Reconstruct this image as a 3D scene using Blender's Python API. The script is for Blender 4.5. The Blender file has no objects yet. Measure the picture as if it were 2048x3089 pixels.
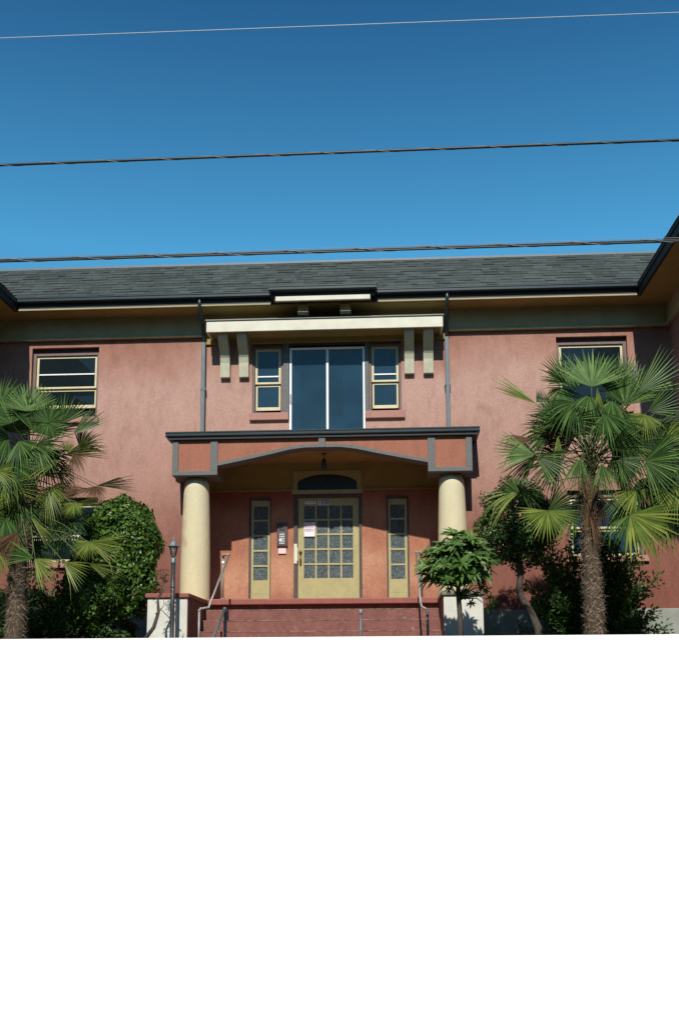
import bpy, math, random
from mathutils import Vector, Matrix, noise as mnoise
R_ = math.radians
sc = bpy.context.scene

# ------------------------------------------------------------------ camera
YAW, TILT, ROLL = R_(3.2), R_(9.25), R_(-0.3)
fwd = Vector((-math.sin(YAW)*math.cos(TILT), math.cos(YAW)*math.cos(TILT), math.sin(TILT)))
rt = Vector((math.cos(YAW), math.sin(YAW), 0)); up = rt.cross(fwd)
rr = rt*math.cos(ROLL)+up*math.sin(ROLL); uu = up*math.cos(ROLL)-rt*math.sin(ROLL)
cd = bpy.data.cameras.new('camera'); cam = bpy.data.objects.new('camera', cd)
cd.sensor_fit = 'VERTICAL'; cd.sensor_height = 36.0; cd.lens = 3000/3089*36
cd.clip_start = 0.1; cd.clip_end = 3000
m = Matrix((rr, uu, -fwd)).transposed().to_4x4()
cam.matrix_world = m
sc.collection.objects.link(cam); sc.camera = cam

# ------------------------------------------------------------------ sky, sun, exposure
SUN_T = 0.90
w = bpy.data.worlds.new('World'); sc.world = w; w.use_nodes = True
nt = w.node_tree; nt.nodes.clear()
sky = nt.nodes.new('ShaderNodeTexSky'); sky.sky_type = 'NISHITA'; sky.sun_disc = False
sky.sun_elevation = math.atan(SUN_T); sky.sun_rotation = R_(182)
sky.altitude = 100; sky.air_density = 1.0; sky.dust_density = 0.15; sky.ozone_density = 2.0
bg = nt.nodes.new('ShaderNodeBackground'); bg.inputs[1].default_value = 0.12
wo = nt.nodes.new('ShaderNodeOutputWorld')
film = nt.nodes.new('ShaderNodeMix'); film.data_type = 'RGBA'; film.blend_type = 'MULTIPLY'; film.inputs[0].default_value = 1
tcw = nt.nodes.new('ShaderNodeTexCoord'); sxw = nt.nodes.new('ShaderNodeSeparateXYZ'); crw = nt.nodes.new('ShaderNodeValToRGB')
nt.links.new(tcw.outputs['Generated'], sxw.inputs[0]); nt.links.new(sxw.outputs[2], crw.inputs[0])
# deep polarised-looking blue overhead, paler towards the horizon
for _e, (_p, _c) in zip([crw.color_ramp.elements[0], crw.color_ramp.elements[1], *[crw.color_ramp.elements.new(.5) for _i in range(4)]],
        ((0.0, (.42, .50, .46)), (1.0, (.05, .11, .13)), (.30, (.46, .86, .88)), (.40, (.47, 1.27, 1.36)), (.62, (.17, .59, .80)), (.76, (.07, .19, .23)))):
    _e.color = (*_c, 1); _e.position = _p
nt.links.new(crw.outputs[0], film.inputs[7])
nt.links.new(sky.outputs[0], film.inputs[6]); nt.links.new(film.outputs[2], bg.inputs[0]); nt.links.new(bg.outputs[0], wo.inputs[0])
sd = bpy.data.lights.new('sun', 'SUN'); sd.energy = 5.0; sd.angle = R_(0.8); sd.color = (1.0, 0.955, 0.88)
so = bpy.data.objects.new('sun', sd); sc.collection.objects.link(so)
so.rotation_euler = Vector((0.04, 1, -SUN_T)).to_track_quat('-Z', 'Y').to_euler(); so.location = (-2, -30, 40)
sc.view_settings.view_transform = 'Standard'; sc.view_settings.look = 'None'
sc.cycles.diffuse_bounces = 2; sc.view_settings.exposure = 0.0; sc.view_settings.gamma = 1.0

# ------------------------------------------------------------------ helpers
C = bpy.context.collection
rnd = random.Random(7)
def V(*a): return Vector(a)

class MB:
    def __init__(s): s.v = []; s.f = []; s.sm = []
    def add(s, vs, fs, smooth=False):
        b = len(s.v); s.v += [tuple(p) for p in vs]
        for f in fs: s.f.append([b+i for i in f]); s.sm.append(smooth)
        return s
    def box(s, x0, x1, y0, y1, z0, z1):
        vs = [(x0,y0,z0),(x1,y0,z0),(x1,y1,z0),(x0,y1,z0),(x0,y0,z1),(x1,y0,z1),(x1,y1,z1),(x0,y1,z1)]
        return s.add(vs, [(0,3,2,1),(4,5,6,7),(0,1,5,4),(1,2,6,5),(2,3,7,6),(3,0,4,7)])
    def quad(s, a, b, c, d): return s.add([a,b,c,d], [(0,1,2,3)])
    def prism_y(s, pts, y0, y1):      # pts (x,z) counterclockwise seen from the front (-Y)
        n = len(pts)
        vs = [(x,y0,z) for x,z in pts]+[(x,y1,z) for x,z in pts]
        fs = [tuple(range(n)), tuple(reversed(range(n,2*n)))]
        fs += [((i+1)%n, i, n+i, n+(i+1)%n) for i in range(n)]
        return s.add(vs, fs)
    def prism_x(s, pts, x0, x1):      # pts (y,z)
        n = len(pts)
        vs = [(x0,y,z) for y,z in pts]+[(x1,y,z) for y,z in pts]
        fs = [tuple(range(n)), tuple(reversed(range(n,2*n)))]
        fs += [((i+1)%n, i, n+i, n+(i+1)%n) for i in range(n)]
        return s.add(vs, fs)
    def tube(s, pts, r, n=8, cap=True):
        pts = [Vector(p) for p in pts]
        rs = r if isinstance(r, (list, tuple)) else [r]*len(pts)
        vs = []; prev = None
        for i, p in enumerate(pts):
            t = (pts[min(i+1, len(pts)-1)]-pts[max(i-1, 0)])
            t = t.normalized() if t.length > 1e-9 else V(0,0,1)
            if prev is None:
                a = t.cross(V(0,1,0) if abs(t.y) < .9 else V(1,0,0)).normalized()
            else:
                a = (prev-t*prev.dot(t))
                a = a.normalized() if a.length > 1e-6 else t.orthogonal().normalized()
            prev = a; b = t.cross(a)
            for k in range(n):
                th = 2*math.pi*k/n
                vs.append(p+(a*math.cos(th)+b*math.sin(th))*rs[i])
        fs = []
        for i in range(len(pts)-1):
            for k in range(n):
                k2 = (k+1) % n
                fs.append((i*n+k, i*n+k2, (i+1)*n+k2, (i+1)*n+k))
        if cap: fs += [tuple(reversed(range(n))), tuple(range((len(pts)-1)*n, len(pts)*n))]
        return s.add(vs, fs, True)
    def lathe(s, cx, cy, prof, n=32, smooth=True):   # prof: (r,z) bottom to top
        vs = []; fs = []
        for r, z in prof:
            for k in range(n):
                th = 2*math.pi*k/n; vs.append((cx+r*math.cos(th), cy+r*math.sin(th), z))
        for i in range(len(prof)-1):
            for k in range(n):
                k2 = (k+1) % n; fs.append((i*n+k, i*n+k2, (i+1)*n+k2, (i+1)*n+k))
        fs += [tuple(reversed(range(n))), tuple(range((len(prof)-1)*n, len(prof)*n))]
        return s.add(vs, fs, smooth)
    def ball(s, c, r, n=10):
        prof = [(max(.001, r*math.sin(math.pi*i/6)), c[2]-r*math.cos(math.pi*i/6)) for i in range(7)]
        return s.lathe(c[0], c[1], prof, n)
    def leaf(s, p, d, nrm, L, W, fold=.25, curl=0.0):
        d = d.normalized(); sd_ = d.cross(nrm)
        sd_ = sd_.normalized() if sd_.length > 1e-6 else d.orthogonal().normalized()
        n = sd_.cross(d)
        u = n*(fold*W)
        vs = [p, p+d*L*.33-sd_*W*.46+u-n*curl*L*.1, p+d*L*.7-sd_*W*.36+u*.8-n*curl*L*.4, p+d*L-n*curl*L*.9,
              p+d*L*.7+sd_*W*.36+u*.8-n*curl*L*.4, p+d*L*.33+sd_*W*.46+u-n*curl*L*.1, p+d*L*.5-n*curl*L*.22]
        return s.add(vs, [(0,1,6),(1,2,6),(2,3,6),(0,6,5),(5,6,4),(4,6,3)], False)
    def build(s, name, mat, parent=None, bevel=0.0):
        off = parent_loc(parent)
        me = bpy.data.meshes.new(name)
        me.from_pydata([(a-off.x, b-off.y, c-off.z) for a, b, c in s.v], [], s.f)
        me.polygons.foreach_set('use_smooth', s.sm)
        mats = mat if isinstance(mat, (list, tuple)) else [mat]
        for q in mats: me.materials.append(q)
        me.update()
        o = bpy.data.objects.new(name, me); C.objects.link(o)
        if parent is not None: o.parent = parent
        if bevel > 0:
            b = o.modifiers.new('bevel', 'BEVEL'); b.width = bevel; b.segments = 2; b.limit_method = 'ANGLE'
        return o
def parent_loc(p):
    l = Vector((0,0,0))
    while p is not None: l += p.location; p = p.parent
    return l
def thing(name, label, cat, loc=(0,0,0), group=None):
    o = bpy.data.objects.new(name, None); C.objects.link(o); o.location = loc
    o.empty_display_size = .2; o['label'] = label; o['category'] = cat
    if group: o['group'] = group
    return o
def tag(o, label, cat, group=None):
    o['label'] = label; o['category'] = cat
    if group: o['group'] = group
    return o
def struct(o, kind='structure'): o['kind'] = kind; return o
def holes_wall(x0, x1, z0, z1, holes, yf, depth):
    """front sheet of a wall with openings and their reveals"""
    mb = MB()
    xs = sorted({x0, x1, *[h[0] for h in holes], *[h[1] for h in holes]})
    zs = sorted({z0, z1, *[h[2] for h in holes], *[h[3] for h in holes]})
    for i in range(len(xs)-1):
        for j in range(len(zs)-1):
            a, b, c, d = xs[i], xs[i+1], zs[j], zs[j+1]; mx, mz = (a+b)/2, (c+d)/2
            if any(h[0] < mx < h[1] and h[2] < mz < h[3] for h in holes): continue
            mb.quad((a,yf,c),(b,yf,c),(b,yf,d),(a,yf,d))
    for a, b, c, d in holes:
        y2 = yf+depth
        mb.quad((a,yf,c),(a,y2,c),(b,y2,c),(b,yf,c)); mb.quad((a,yf,d),(b,yf,d),(b,y2,d),(a,y2,d))
        mb.quad((a,yf,c),(a,yf,d),(a,y2,d),(a,y2,c)); mb.quad((b,yf,c),(b,y2,c),(b,y2,d),(b,yf,d))
    return mb

# ------------------------------------------------------------------ materials
def nodes_of(name):
    m_ = bpy.data.materials.new(name); m_.use_nodes = True
    n = m_.node_tree; b = n.nodes['Principled BSDF']; return m_, n, b
def nn(n, t, **kw):
    x = n.nodes.new(t)
    for k, v in kw.items(): setattr(x, k, v)
    return x
def noise_tex(n, scale, detail=4, rough=.6, vec=None):
    t = nn(n, 'ShaderNodeTexNoise'); t.inputs['Scale'].default_value = scale
    t.inputs['Detail'].default_value = detail; t.inputs['Roughness'].default_value = rough
    if vec is None:
        g = nn(n, 'ShaderNodeNewGeometry'); vec = g.outputs['Position']
    n.links.new(vec, t.inputs['Vector']); return t
def ramp(n, src, stops):
    r = nn(n, 'ShaderNodeValToRGB'); n.links.new(src, r.inputs[0]); e = r.color_ramp.elements
    while len(e) < len(stops): e.new(0.5)
    for i, (p, c) in enumerate(stops):
        e[i].position = p; e[i].color = (*c, 1) if len(c) == 3 else c
    return r
def mix(n, fac, a, b, mode='MIX'):
    x = nn(n, 'ShaderNodeMix', data_type='RGBA', blend_type=mode)
    for val, idx in ((fac, 0), (a, 6), (b, 7)):
        if isinstance(val, (int, float)): x.inputs[idx].default_value = val
        elif isinstance(val, tuple): x.inputs[idx].default_value = (*val, 1)
        else: n.links.new(val, x.inputs[idx])
    return x.outputs[2]
def bump(n, b, src, strength, dist=.01):
    u = nn(n, 'ShaderNodeBump'); u.inputs['Strength'].default_value = strength; u.inputs['Distance'].default_value = dist
    n.links.new(src, u.inputs['Height']); n.links.new(u.outputs[0], b.inputs['Normal']); return u
def simple(name, c, rough=.6, var=.15, scale=6, bs=.15, bscale=80, metal=0, dist=.004, spec=.5):
    m_, n, b = nodes_of(name)
    t = noise_tex(n, scale, 6)
    lo = tuple(x*(1-var) for x in c); hi = tuple(min(1, x*(1+var)) for x in c)
    r = ramp(n, t.outputs[0], [(.3, lo), (.7, hi)])
    n.links.new(r.outputs[0], b.inputs['Base Color'])
    b.inputs['Roughness'].default_value = rough; b.inputs['Metallic'].default_value = metal
    b.inputs['Specular IOR Level'].default_value = spec
    if bs: bump(n, b, noise_tex(n, bscale, 3).outputs[0], bs, dist)
    return m_

M = {}
def stucco(name, stops, z0, z1, var=.12, coarse=.9, streak=.6):
    """painted stucco whose colour shifts by height on the wall"""
    m_, n, b = nodes_of(name)
    g = nn(n, 'ShaderNodeNewGeometry'); sx = nn(n, 'ShaderNodeSeparateXYZ'); n.links.new(g.outputs['Position'], sx.inputs[0])
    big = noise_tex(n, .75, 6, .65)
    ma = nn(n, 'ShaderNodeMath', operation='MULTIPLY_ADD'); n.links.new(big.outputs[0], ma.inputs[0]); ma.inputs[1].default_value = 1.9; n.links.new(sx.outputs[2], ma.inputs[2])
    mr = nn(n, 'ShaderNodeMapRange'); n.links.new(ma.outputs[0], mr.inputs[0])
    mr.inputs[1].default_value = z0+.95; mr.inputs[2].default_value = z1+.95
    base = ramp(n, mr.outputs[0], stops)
    # vertical rain streaks and mottling
    mp = nn(n, 'ShaderNodeMapping'); n.links.new(g.outputs['Position'], mp.inputs[0]); mp.inputs['Scale'].default_value = (1, 1, .35)
    st = noise_tex(n, 5.5, 7, .7, mp.outputs[0])
    r1 = ramp(n, st.outputs[0], [(.30, (.72, .70, .70)), (.50, (.98, .98, .98)), (.66, (1.08, 1.08, 1.08))])
    c1 = mix(n, streak, base.outputs[0], r1.outputs[0], 'MULTIPLY')
    fine = noise_tex(n, 24, 6, .75)
    r2 = ramp(n, fine.outputs[0], [(.3, (1-var*1.5,)*3), (.7, (1+var,)*3)])
    c2 = mix(n, 1.0, c1, r2.outputs[0], 'MULTIPLY')
    spot = noise_tex(n, 1.9, 3, .5)
    r3 = ramp(n, spot.outputs[0], [(.64, (1, 1, 1)), (.78, (.76, .66, .62))])
    c3 = mix(n, .8, c2, r3.outputs[0], 'MULTIPLY')
    n.links.new(c3, b.inputs['Base Color']); b.inputs['Roughness'].default_value = .88; b.inputs['Specular IOR Level'].default_value = .25
    f2 = noise_tex(n, 55, 5, .7)
    bump(n, b, f2.outputs[0], coarse, .012)
    return m_
PINK = (.50, .245, .19); RED = (.31, .085, .052)
M['wall'] = stucco('pink_stucco', [(0, (.20, .073, .053)), (.30, (.255, .108, .080)), (.52, (.43, .245, .195)), (.80, (.485, .298, .243)), (.90, (.40, .212, .162)), (1, (.31, .14, .10))], .8, 6.9)  # pinkest in the upper middle, darker and redder towards top and bottom
M['entab'] = stucco('terracotta_stucco', [(0, (.34, .135, .085)), (1, (.37, .155, .10))], 3, 5, .1)
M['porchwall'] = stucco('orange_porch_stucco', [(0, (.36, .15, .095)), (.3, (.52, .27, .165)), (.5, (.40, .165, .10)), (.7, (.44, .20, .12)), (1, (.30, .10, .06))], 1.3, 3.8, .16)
M['column'] = stucco('cream_stucco', [(0, (.66, .575, .355)), (1, (.65, .585, .39))], 1.3, 3.8, .05, .8, .22)
M['yellow'] = simple('olive_yellow_paint', (.32, .225, .07), .8, .12, 3, .3, 60)
M['frieze'] = simple('khaki_frieze_paint', (.37, .31, .17), .8, .12, 3, .3, 60)
M['soffit'] = simple('ochre_soffit_paint', (.36, .225, .07), .85, .12, 2, .3, 50)
M['cream'] = simple('cream_wood_paint', (.63, .60, .48), .6, .08, 5, .25, 60)
M['bracket'] = simple('khaki_bracket_render', (.44, .43, .31), .8, .12, 8, .6, 60, dist=.01)
M['grey'] = simple('grey_textured_trim', (.135, .14, .135), .8, .22, 30, .6, 60, dist=.01)
M['brown'] = simple('grey_brown_trim', (.17, .115, .10), .7, .2, 14, .3, 60)
M['darkfr'] = simple('dark_brown_trim', (.075, .05, .045), .6, .2, 14, .2, 60)
M['gutter'] = simple('dark_teal_gutter_metal', (.022, .034, .037), .33, .15, 4, .05, 60)
M['black'] = simple('black_fascia_paint', (.008, .010, .010), .6, .2, 5, .2, 60)
M['spout'] = simple('slate_downspout_metal', (.12, .15, .165), .45, .12, 8, .1, 60)
M['sash'] = simple('mustard_sash_paint', (.60, .53, .32), .5, .08, 8, .15, 80)
M['olive'] = simple('mustard_door_paint', (.38, .335, .15), .5, .10, 9, .2, 70)
M['sill'] = simple('red_sill_paint', (.38, .19, .15), .8, .12, 8, .4, 60)
M['alu'] = simple('white_aluminium', (.86, .87, .88), .35, .04, 6, 0, metal=0)
M['white'] = simple('white_blind_plastic', (.8, .8, .78), .5, .03)
M['concrete_grey'] = simple('grey_plinth_render', (.27, .285, .25), .85, .14, 4, .5, 40, dist=.008)
M['pedwhite'] = simple('white_render', (.60, .59, .52), .8, .10, 5, .4, 50, dist=.006)
M['galv'] = simple('galvanised_pipe', (.30, .28, .25), .5, .25, 30, .15, 90, metal=.25)
M['oldpipe'] = simple('weathered_pipe', (.14, .145, .15), .55, .4, 30, .3, 90, metal=.3)
M['brass'] = simple('aged_brass', (.24, .15, .07), .35, .3, 20, .1, 90, metal=.8)
M['lampblk'] = simple('black_cast_metal', (.045, .05, .052), .42, .3, 20, .15, 90, metal=.2)
M['lamptip'] = simple('verdigris_metal', (.16, .21, .22), .45, .3, 20, .15, 90, metal=.3)
M['cable'] = simple('black_cable_sheath', (.015, .02, .018), .45, .2, 10, 0)
M['palewire'] = simple('pale_wire', (.5, .55, .56), .5, .05, 3, 0)
M['strand'] = simple('tarnished_lashing_wire', (.24, .25, .25), .5, .3, 30, 0)
M['paper'] = simple('white_paper', (.78, .73, .76), .8, .03, 8, 0)
M['ink'] = simple('purple_ink', (.22, .06, .16), .7, .1, 8, 0)
M['inkblk'] = simple('black_ink', (.02, .02, .02), .6, .1, 8, 0)
M['plate'] = simple('grey_number_plate', (.72, .74, .72), .45, .05, 8, 0)
M['soil'] = simple('dark_bed_soil', (.05, .04, .03), .95, .4, 6, .8, 20, dist=.03)
M['petiole'] = simple('palm_petiole', (.085, .105, .03), .5, .25, 9, .1)
M['bark'] = simple('shrub_bark', (.075, .06, .045), .9, .35, 18, .8, 35, dist=.01)

def pebbled():
    m_, n, b = nodes_of('obscure_door_glass')
    g = nn(n, 'ShaderNodeNewGeometry')
    t = noise_tex(n, 75, 3, .7)
    r = ramp(n, t.outputs[0], [(.36, (.022, .034, .038)), (.56, (.085, .115, .12)), (.66, (.30, .36, .36))])
    n.links.new(r.outputs[0], b.inputs['Base Color']); b.inputs['Roughness'].default_value = .16
    bump(n, b, t.outputs[0], .9, .02); return m_
M['pebble'] = pebbled()
def glass(name, c, rough=.025, ior=1.65):
    m_, n, b = nodes_of(name)
    t = noise_tex(n, 1.2, 2); r = ramp(n, t.outputs[0], [(.35, tuple(x*.7 for x in c)), (.65, c)])
    n.links.new(r.outputs[0], b.inputs['Base Color']); b.inputs['Roughness'].default_value = rough; b.inputs['IOR'].default_value = ior
    w_ = noise_tex(n, 1.6, 1); bump(n, b, w_.outputs[0], .04, .02); return m_
M['glass'] = glass('dark_window_glass', (.010, .018, .022), ior=1.45)
M['glassblue'] = glass('sky_tinted_window_glass', (.035, .085, .125))  # blue base colour stands in for reflected sky
_n = M['glassblue'].node_tree; _tp = _n.nodes.new('ShaderNodeBsdfTransparent'); _tp.inputs[0].default_value = (.55, .72, .85, 1)
_mx = _n.nodes.new('ShaderNodeMixShader'); _mx.inputs[0].default_value = .5
_n.links.new(_n.nodes['Principled BSDF'].outputs[0], _mx.inputs[1]); _n.links.new(_tp.outputs[0], _mx.inputs[2]); _n.links.new(_mx.outputs[0], _n.nodes['Material Output'].inputs[0])
M['curtain'] = simple('grey_blue_curtain', (.22, .27, .32), .9, .1, 4, .2, 40)
M['obscure'] = simple('obscured_dark_glass', (.018, .026, .03), .35, .4, 30, .5, 60)
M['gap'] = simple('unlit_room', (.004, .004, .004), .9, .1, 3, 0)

def steps_mat():
    m_, n, b = nodes_of('worn_red_step_paint')
    a = noise_tex(n, 5, 8, .75); r = ramp(n, a.outputs[0], [(.28, (.09, .04, .034)), (.42, (.17, .06, .047)), (.62, (.23, .085, .064)), (.72, (.28, .15, .12))])
    c = noise_tex(n, 16, 6, .8); r2 = ramp(n, c.outputs[0], [(.62, (0, 0, 0)), (.67, (1, 1, 1))])
    col = mix(n, r2.outputs[0], r.outputs[0], (.38, .35, .29))
    n.links.new(col, b.inputs['Base Color']); b.inputs['Roughness'].default_value = .75
    bump(n, b, noise_tex(n, 40, 5).outputs[0], .5, .01); return m_
M['steps'] = steps_mat()
M['worn'] = simple('worn_nosing_paint', (.20, .105, .082), .8, .8, 9, .4, 60)
M['stepred'] = simple('red_floor_paint', (.27, .075, .055), .6, .16, 7, .3, 50)
M['brownred'] = simple('brown_red_side_paint', (.20, .075, .05), .8, .25, 5, .4, 50)
M['stain'] = simple('lichen_grey_cap', (.17, .15, .11), .9, .45, 9, .7, 40, dist=.01)

def shingle_mat():
    m_, n, b = nodes_of('grey_green_shingles')
    g = nn(n, 'ShaderNodeNewGeometry')
    r = ramp(n, g.outputs['Random Per Island'], [(0, (.034, .044, .041)), (.5, (.046, .060, .055)), (1, (.060, .076, .070))])
    t = noise_tex(n, 1.1, 5, .7); r2 = ramp(n, t.outputs[0], [(.3, (.72, .72, .72)), (.7, (1.2, 1.2, 1.2))])
    c = mix(n, 1.0, r.outputs[0], r2.outputs[0], 'MULTIPLY')
    f = noise_tex(n, 70, 4, .8); r3 = ramp(n, f.outputs[0], [(.3, (.7, .7, .7)), (.7, (1.3, 1.3, 1.3))])
    c = mix(n, .7, c, r3.outputs[0], 'MULTIPLY')
    n.links.new(c, b.inputs['Base Color']); b.inputs['Roughness'].default_value = .9
    bump(n, b, f.outputs[0], .5, .006); return m_
M['shingle'] = shingle_mat()

def leaf_mat(name, lo, mid, hi, rough=.35, trans=.25, spec=.5):
    m_, n, b = nodes_of(name)
    g = nn(n, 'ShaderNodeNewGeometry')
    r = ramp(n, g.outputs['Random Per Island'], [(0, lo), (.5, mid), (1, hi)])
    t = noise_tex(n, 5, 3); r2 = ramp(n, t.outputs[0], [(.3, (.75, .75, .75)), (.7, (1.2, 1.2, 1.15))])
    c = mix(n, 1.0, r.outputs[0], r2.outputs[0], 'MULTIPLY')
    n.links.new(c, b.inputs['Base Color']); b.inputs['Roughness'].default_value = rough; b.inputs['Specular IOR Level'].default_value = spec
    tr = nn(n, 'ShaderNodeBsdfTranslucent')
    tc = mix(n, 1.0, c, (1.3, 1.5, .5), 'MULTIPLY'); n.links.new(tc, tr.inputs[0])
    ms = nn(n, 'ShaderNodeMixShader'); ms.inputs[0].default_value = trans
    n.links.new(b.outputs[0], ms.inputs[1]); n.links.new(tr.outputs[0], ms.inputs[2])
    n.links.new(ms.outputs[0], n.nodes['Material Output'].inputs[0]); return m_
M['palm'] = leaf_mat('palm_leaf', (.016, .046, .010), (.045, .10, .022), (.12, .19, .05), .5, .12, .25)
M['palmy'] = leaf_mat('sunlit_palm_leaf', (.06, .10, .016), (.12, .17, .028), (.24, .26, .055), .5, .14, .25)  # lit copy of the palm leaf, sunlight put into a yellower colour
M['palmpale'] = leaf_mat('pale_sunlit_palm_leaf', (.08, .14, .045), (.13, .21, .07), (.20, .29, .10), .4, .2, .5)  # paler lit copy of the palm leaf for the brightest fans
M['palmdead'] = leaf_mat('dead_palm_leaf', (.07, .03, .015), (.10, .05, .025), (.16, .10, .05), .7, .15, .2)
M['camellia'] = leaf_mat('glossy_camellia_leaf', (.03, .07, .012), (.068, .14, .02), (.125, .225, .036), .36, .2, .4)
M['topiary'] = leaf_mat('dark_topiary_leaf', (.022, .055, .013), (.045, .10, .022), (.085, .16, .035), .36, .15, .4)
M['rhodo'] = leaf_mat('rhododendron_leaf', (.045, .10, .022), (.085, .165, .035), (.14, .23, .055), .42, .2, .35)
M['loose'] = leaf_mat('loose_shrub_leaf', (.03, .075, .02), (.055, .125, .03), (.10, .19, .045), .4, .25, .35)
M['hedge'] = leaf_mat('hedge_leaf', (.028, .065, .016), (.05, .11, .026), (.09, .17, .04), .4, .2)
M['dry'] = leaf_mat('dry_twig_leaf', (.09, .045, .025), (.13, .07, .04), (.18, .11, .06), .7, .15, .2)
M['herb'] = leaf_mat('ground_cover_leaf', (.04, .08, .025), (.07, .12, .04), (.11, .17, .06), .5, .2)
def trunk_mat():
    m_, n, b = nodes_of('palm_trunk_fibre')
    g = nn(n, 'ShaderNodeNewGeometry')
    r = ramp(n, g.outputs['Random Per Island'], [(0, (.06, .04, .025)), (.5, (.19, .135, .09)), (1, (.40, .31, .21))])
    t = noise_tex(n, 30, 6, .8); r2 = ramp(n, t.outputs[0], [(.3, (.5, .5, .5)), (.7, (1.3, 1.3, 1.3))])
    c = mix(n, 1.0, r.outputs[0], r2.outputs[0], 'MULTIPLY')
    n.links.new(c, b.inputs['Base Color']); b.inputs['Roughness'].default_value = .95
    bump(n, b, t.outputs[0], .8, .02); return m_
M['trunk'] = trunk_mat()
def pale_concrete(name, c, joints=None):
    m_, n, b = nodes_of(name)
    a = noise_tex(n, .35, 6, .65); r = ramp(n, a.outputs[0], [(.3, tuple(x*.965 for x in c)), (.7, c)])
    f = noise_tex(n, 45, 5, .7); r2 = ramp(n, f.outputs[0], [(.3, (.97, .97, .965)), (.65, (1, 1, 1))])
    col = mix(n, 1.0, r.outputs[0], r2.outputs[0], 'MULTIPLY')
    n.links.new(col, b.inputs['Base Color']); b.inputs['Roughness'].default_value = .85
    bump(n, b, f.outputs[0], .12, .004); return m_
M['ground'] = pale_concrete('light_leak_white_concrete', (.88, .87, .84))  # sidewalk carries the same white of the light leak
M['whitewall'] = pale_concrete('light_leak_white_render', (.88, .87, .84))  # light leak put into the wall as near-white colour

# ------------------------------------------------------------------ setting: ground, terrace
Z0 = -1.6; BED = .34
M['asphalt'] = simple('street_asphalt', (.045, .046, .048), .9, .25, 3, .6, 60)
M['grass'] = simple('clipped_grass', (.035, .06, .018), .95, .35, 5, 1.0, 90, dist=.04)
g = MB().quad((-400,-300,Z0-.12),(400,-300,Z0-.12),(400,500,Z0-.12),(-400,500,Z0-.12)).build('ground', M['grass']); struct(g)
g = MB().quad((-400,-9,Z0-.10),(400,-9,Z0-.10),(400,1.6,Z0-.10),(-400,1.6,Z0-.10)).build('road', M['asphalt']); struct(g)
g = MB().box(-60,60,1.6,5.3,Z0-.3,Z0).build('sidewalk', M['ground'], None, .01); struct(g)
WY = 4.9; WT = .036*WY+.004
def lawn_z(y): return BED+(WT-.12-BED)*max(0, min(1, (13.2-y)/(13.2-WY-.24)))
vs = []; fs = []; NX, NY = 90, 48
for j in range(NY+1):
    for i in range(NX+1):
        x = -17+32*i/NX; y = WY+.2+(19.3-WY-.2)*j/NY
        vs.append((x, y, lawn_z(y)+.018*mnoise.noise(V(x*1.3, y*1.3, 0))))
for j in range(NY):
    for i in range(NX):
        a = j*(NX+1)+i; fs.append((a, a+1, a+NX+2, a+NX+1))
bd = MB(); bd.add(vs[16*0:], fs, True); bo = bd.build('planting_bed', [M['grass'], M['soil']]); struct(bo)
for p in bo.data.polygons: p.material_index = 1 if p.center.y > 14.6 else 0
q = MB()
for j in range(24):
    ya, yb = WY+.26+(16.45-WY-.26)*j/24, WY+.26+(16.45-WY-.26)*(j+1)/24-.012
    q.quad((-2.7,ya,lawn_z(ya)+.03),(-.05,ya,lawn_z(ya)+.03),(-.05,yb,lawn_z(yb)+.03),(-2.7,yb,lawn_z(yb)+.03))
M['pathc'] = simple('weathered_path_concrete', (.34,.33,.30), .9, .15, 3, .4, 50)
struct(q.build('path', M['pathc']))
tw = thing('added_retaining_wall', 'added long plain white wall standing in for a light leak, holding up the raised front garden', 'wall', (-1.36, WY+.1, Z0))  # added wall, white in place of a light leak
MB().box(-17,15,WY,WY+.22,Z0-.1,WT-.07).build('wall_body', M['whitewall'], tw)
MB().box(-17.0,15.0,WY,WY+.25,WT-.0699,WT).build('coping', M['whitewall'], tw)
MB().box(-17,-16.8,WY+.22,19.2,Z0-.1,.42).build('return_wall', M['whitewall'], tw, .01)
MB().box(14.8,15,WY+.22,19.2,Z0-.1,.42).build('return_wall', M['whitewall'], tw, .01)

# unseen houses added opposite to block low sky and show in the window glass
M['brick'] = simple('dark_brick', (.12, .06, .045), .9, .3, 9, .5, 40)
def far_house(x0, x1, y1, h, label):
    t = thing('added_brick_house', label, 'building', ((x0+x1)/2, y1, Z0-.1))
    MB().box(x0, x1, y1-12, y1, Z0-.3, h).build('wall', M['brick'], t)
    xm = (x0+x1)/2
    MB().prism_y([(x0-.5, h), (x1+.5, h), (xm, h+3.2)], y1-12.5, y1+.5).build('roof', M['shingle'], t)
    nx = int((x1-x0)/2.6)
    for i in range(nx):
        for j in range(int((h+1)/3)):
            a = x0+(i+.5)*(x1-x0)/nx-.5; z = -.4+3*j
            w_ = MB().box(a-.08, a+1.08, y1, y1+.05, z-.08, z+1.58).build('window', M['cream'], t)
            MB().box(a, a+1, y1+.05, y1+.056, z, z+1.5).build('pane', M['glass'], w_)
far_house(-27, -8.5, -11.5, 11.5, 'added sky-blocking dark brick gabled house across the street, on the left seen from the gate')
far_house(-60, -30, -11.5, 11, 'added sky-blocking long dark brick gabled house across the street, farthest to the left')
far_house(29, 60, -11.5, 11, 'added sky-blocking long dark brick gabled house across the street, farthest to the right')
far_house(-7.5, 6.5, -12.5, 8.0, 'added sky-blocking lower dark brick gabled house across the street, directly opposite the porch')
far_house(7.5, 26, -11.5, 12.5, 'added sky-blocking dark brick gabled house across the street, on the right seen from the gate')

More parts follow.
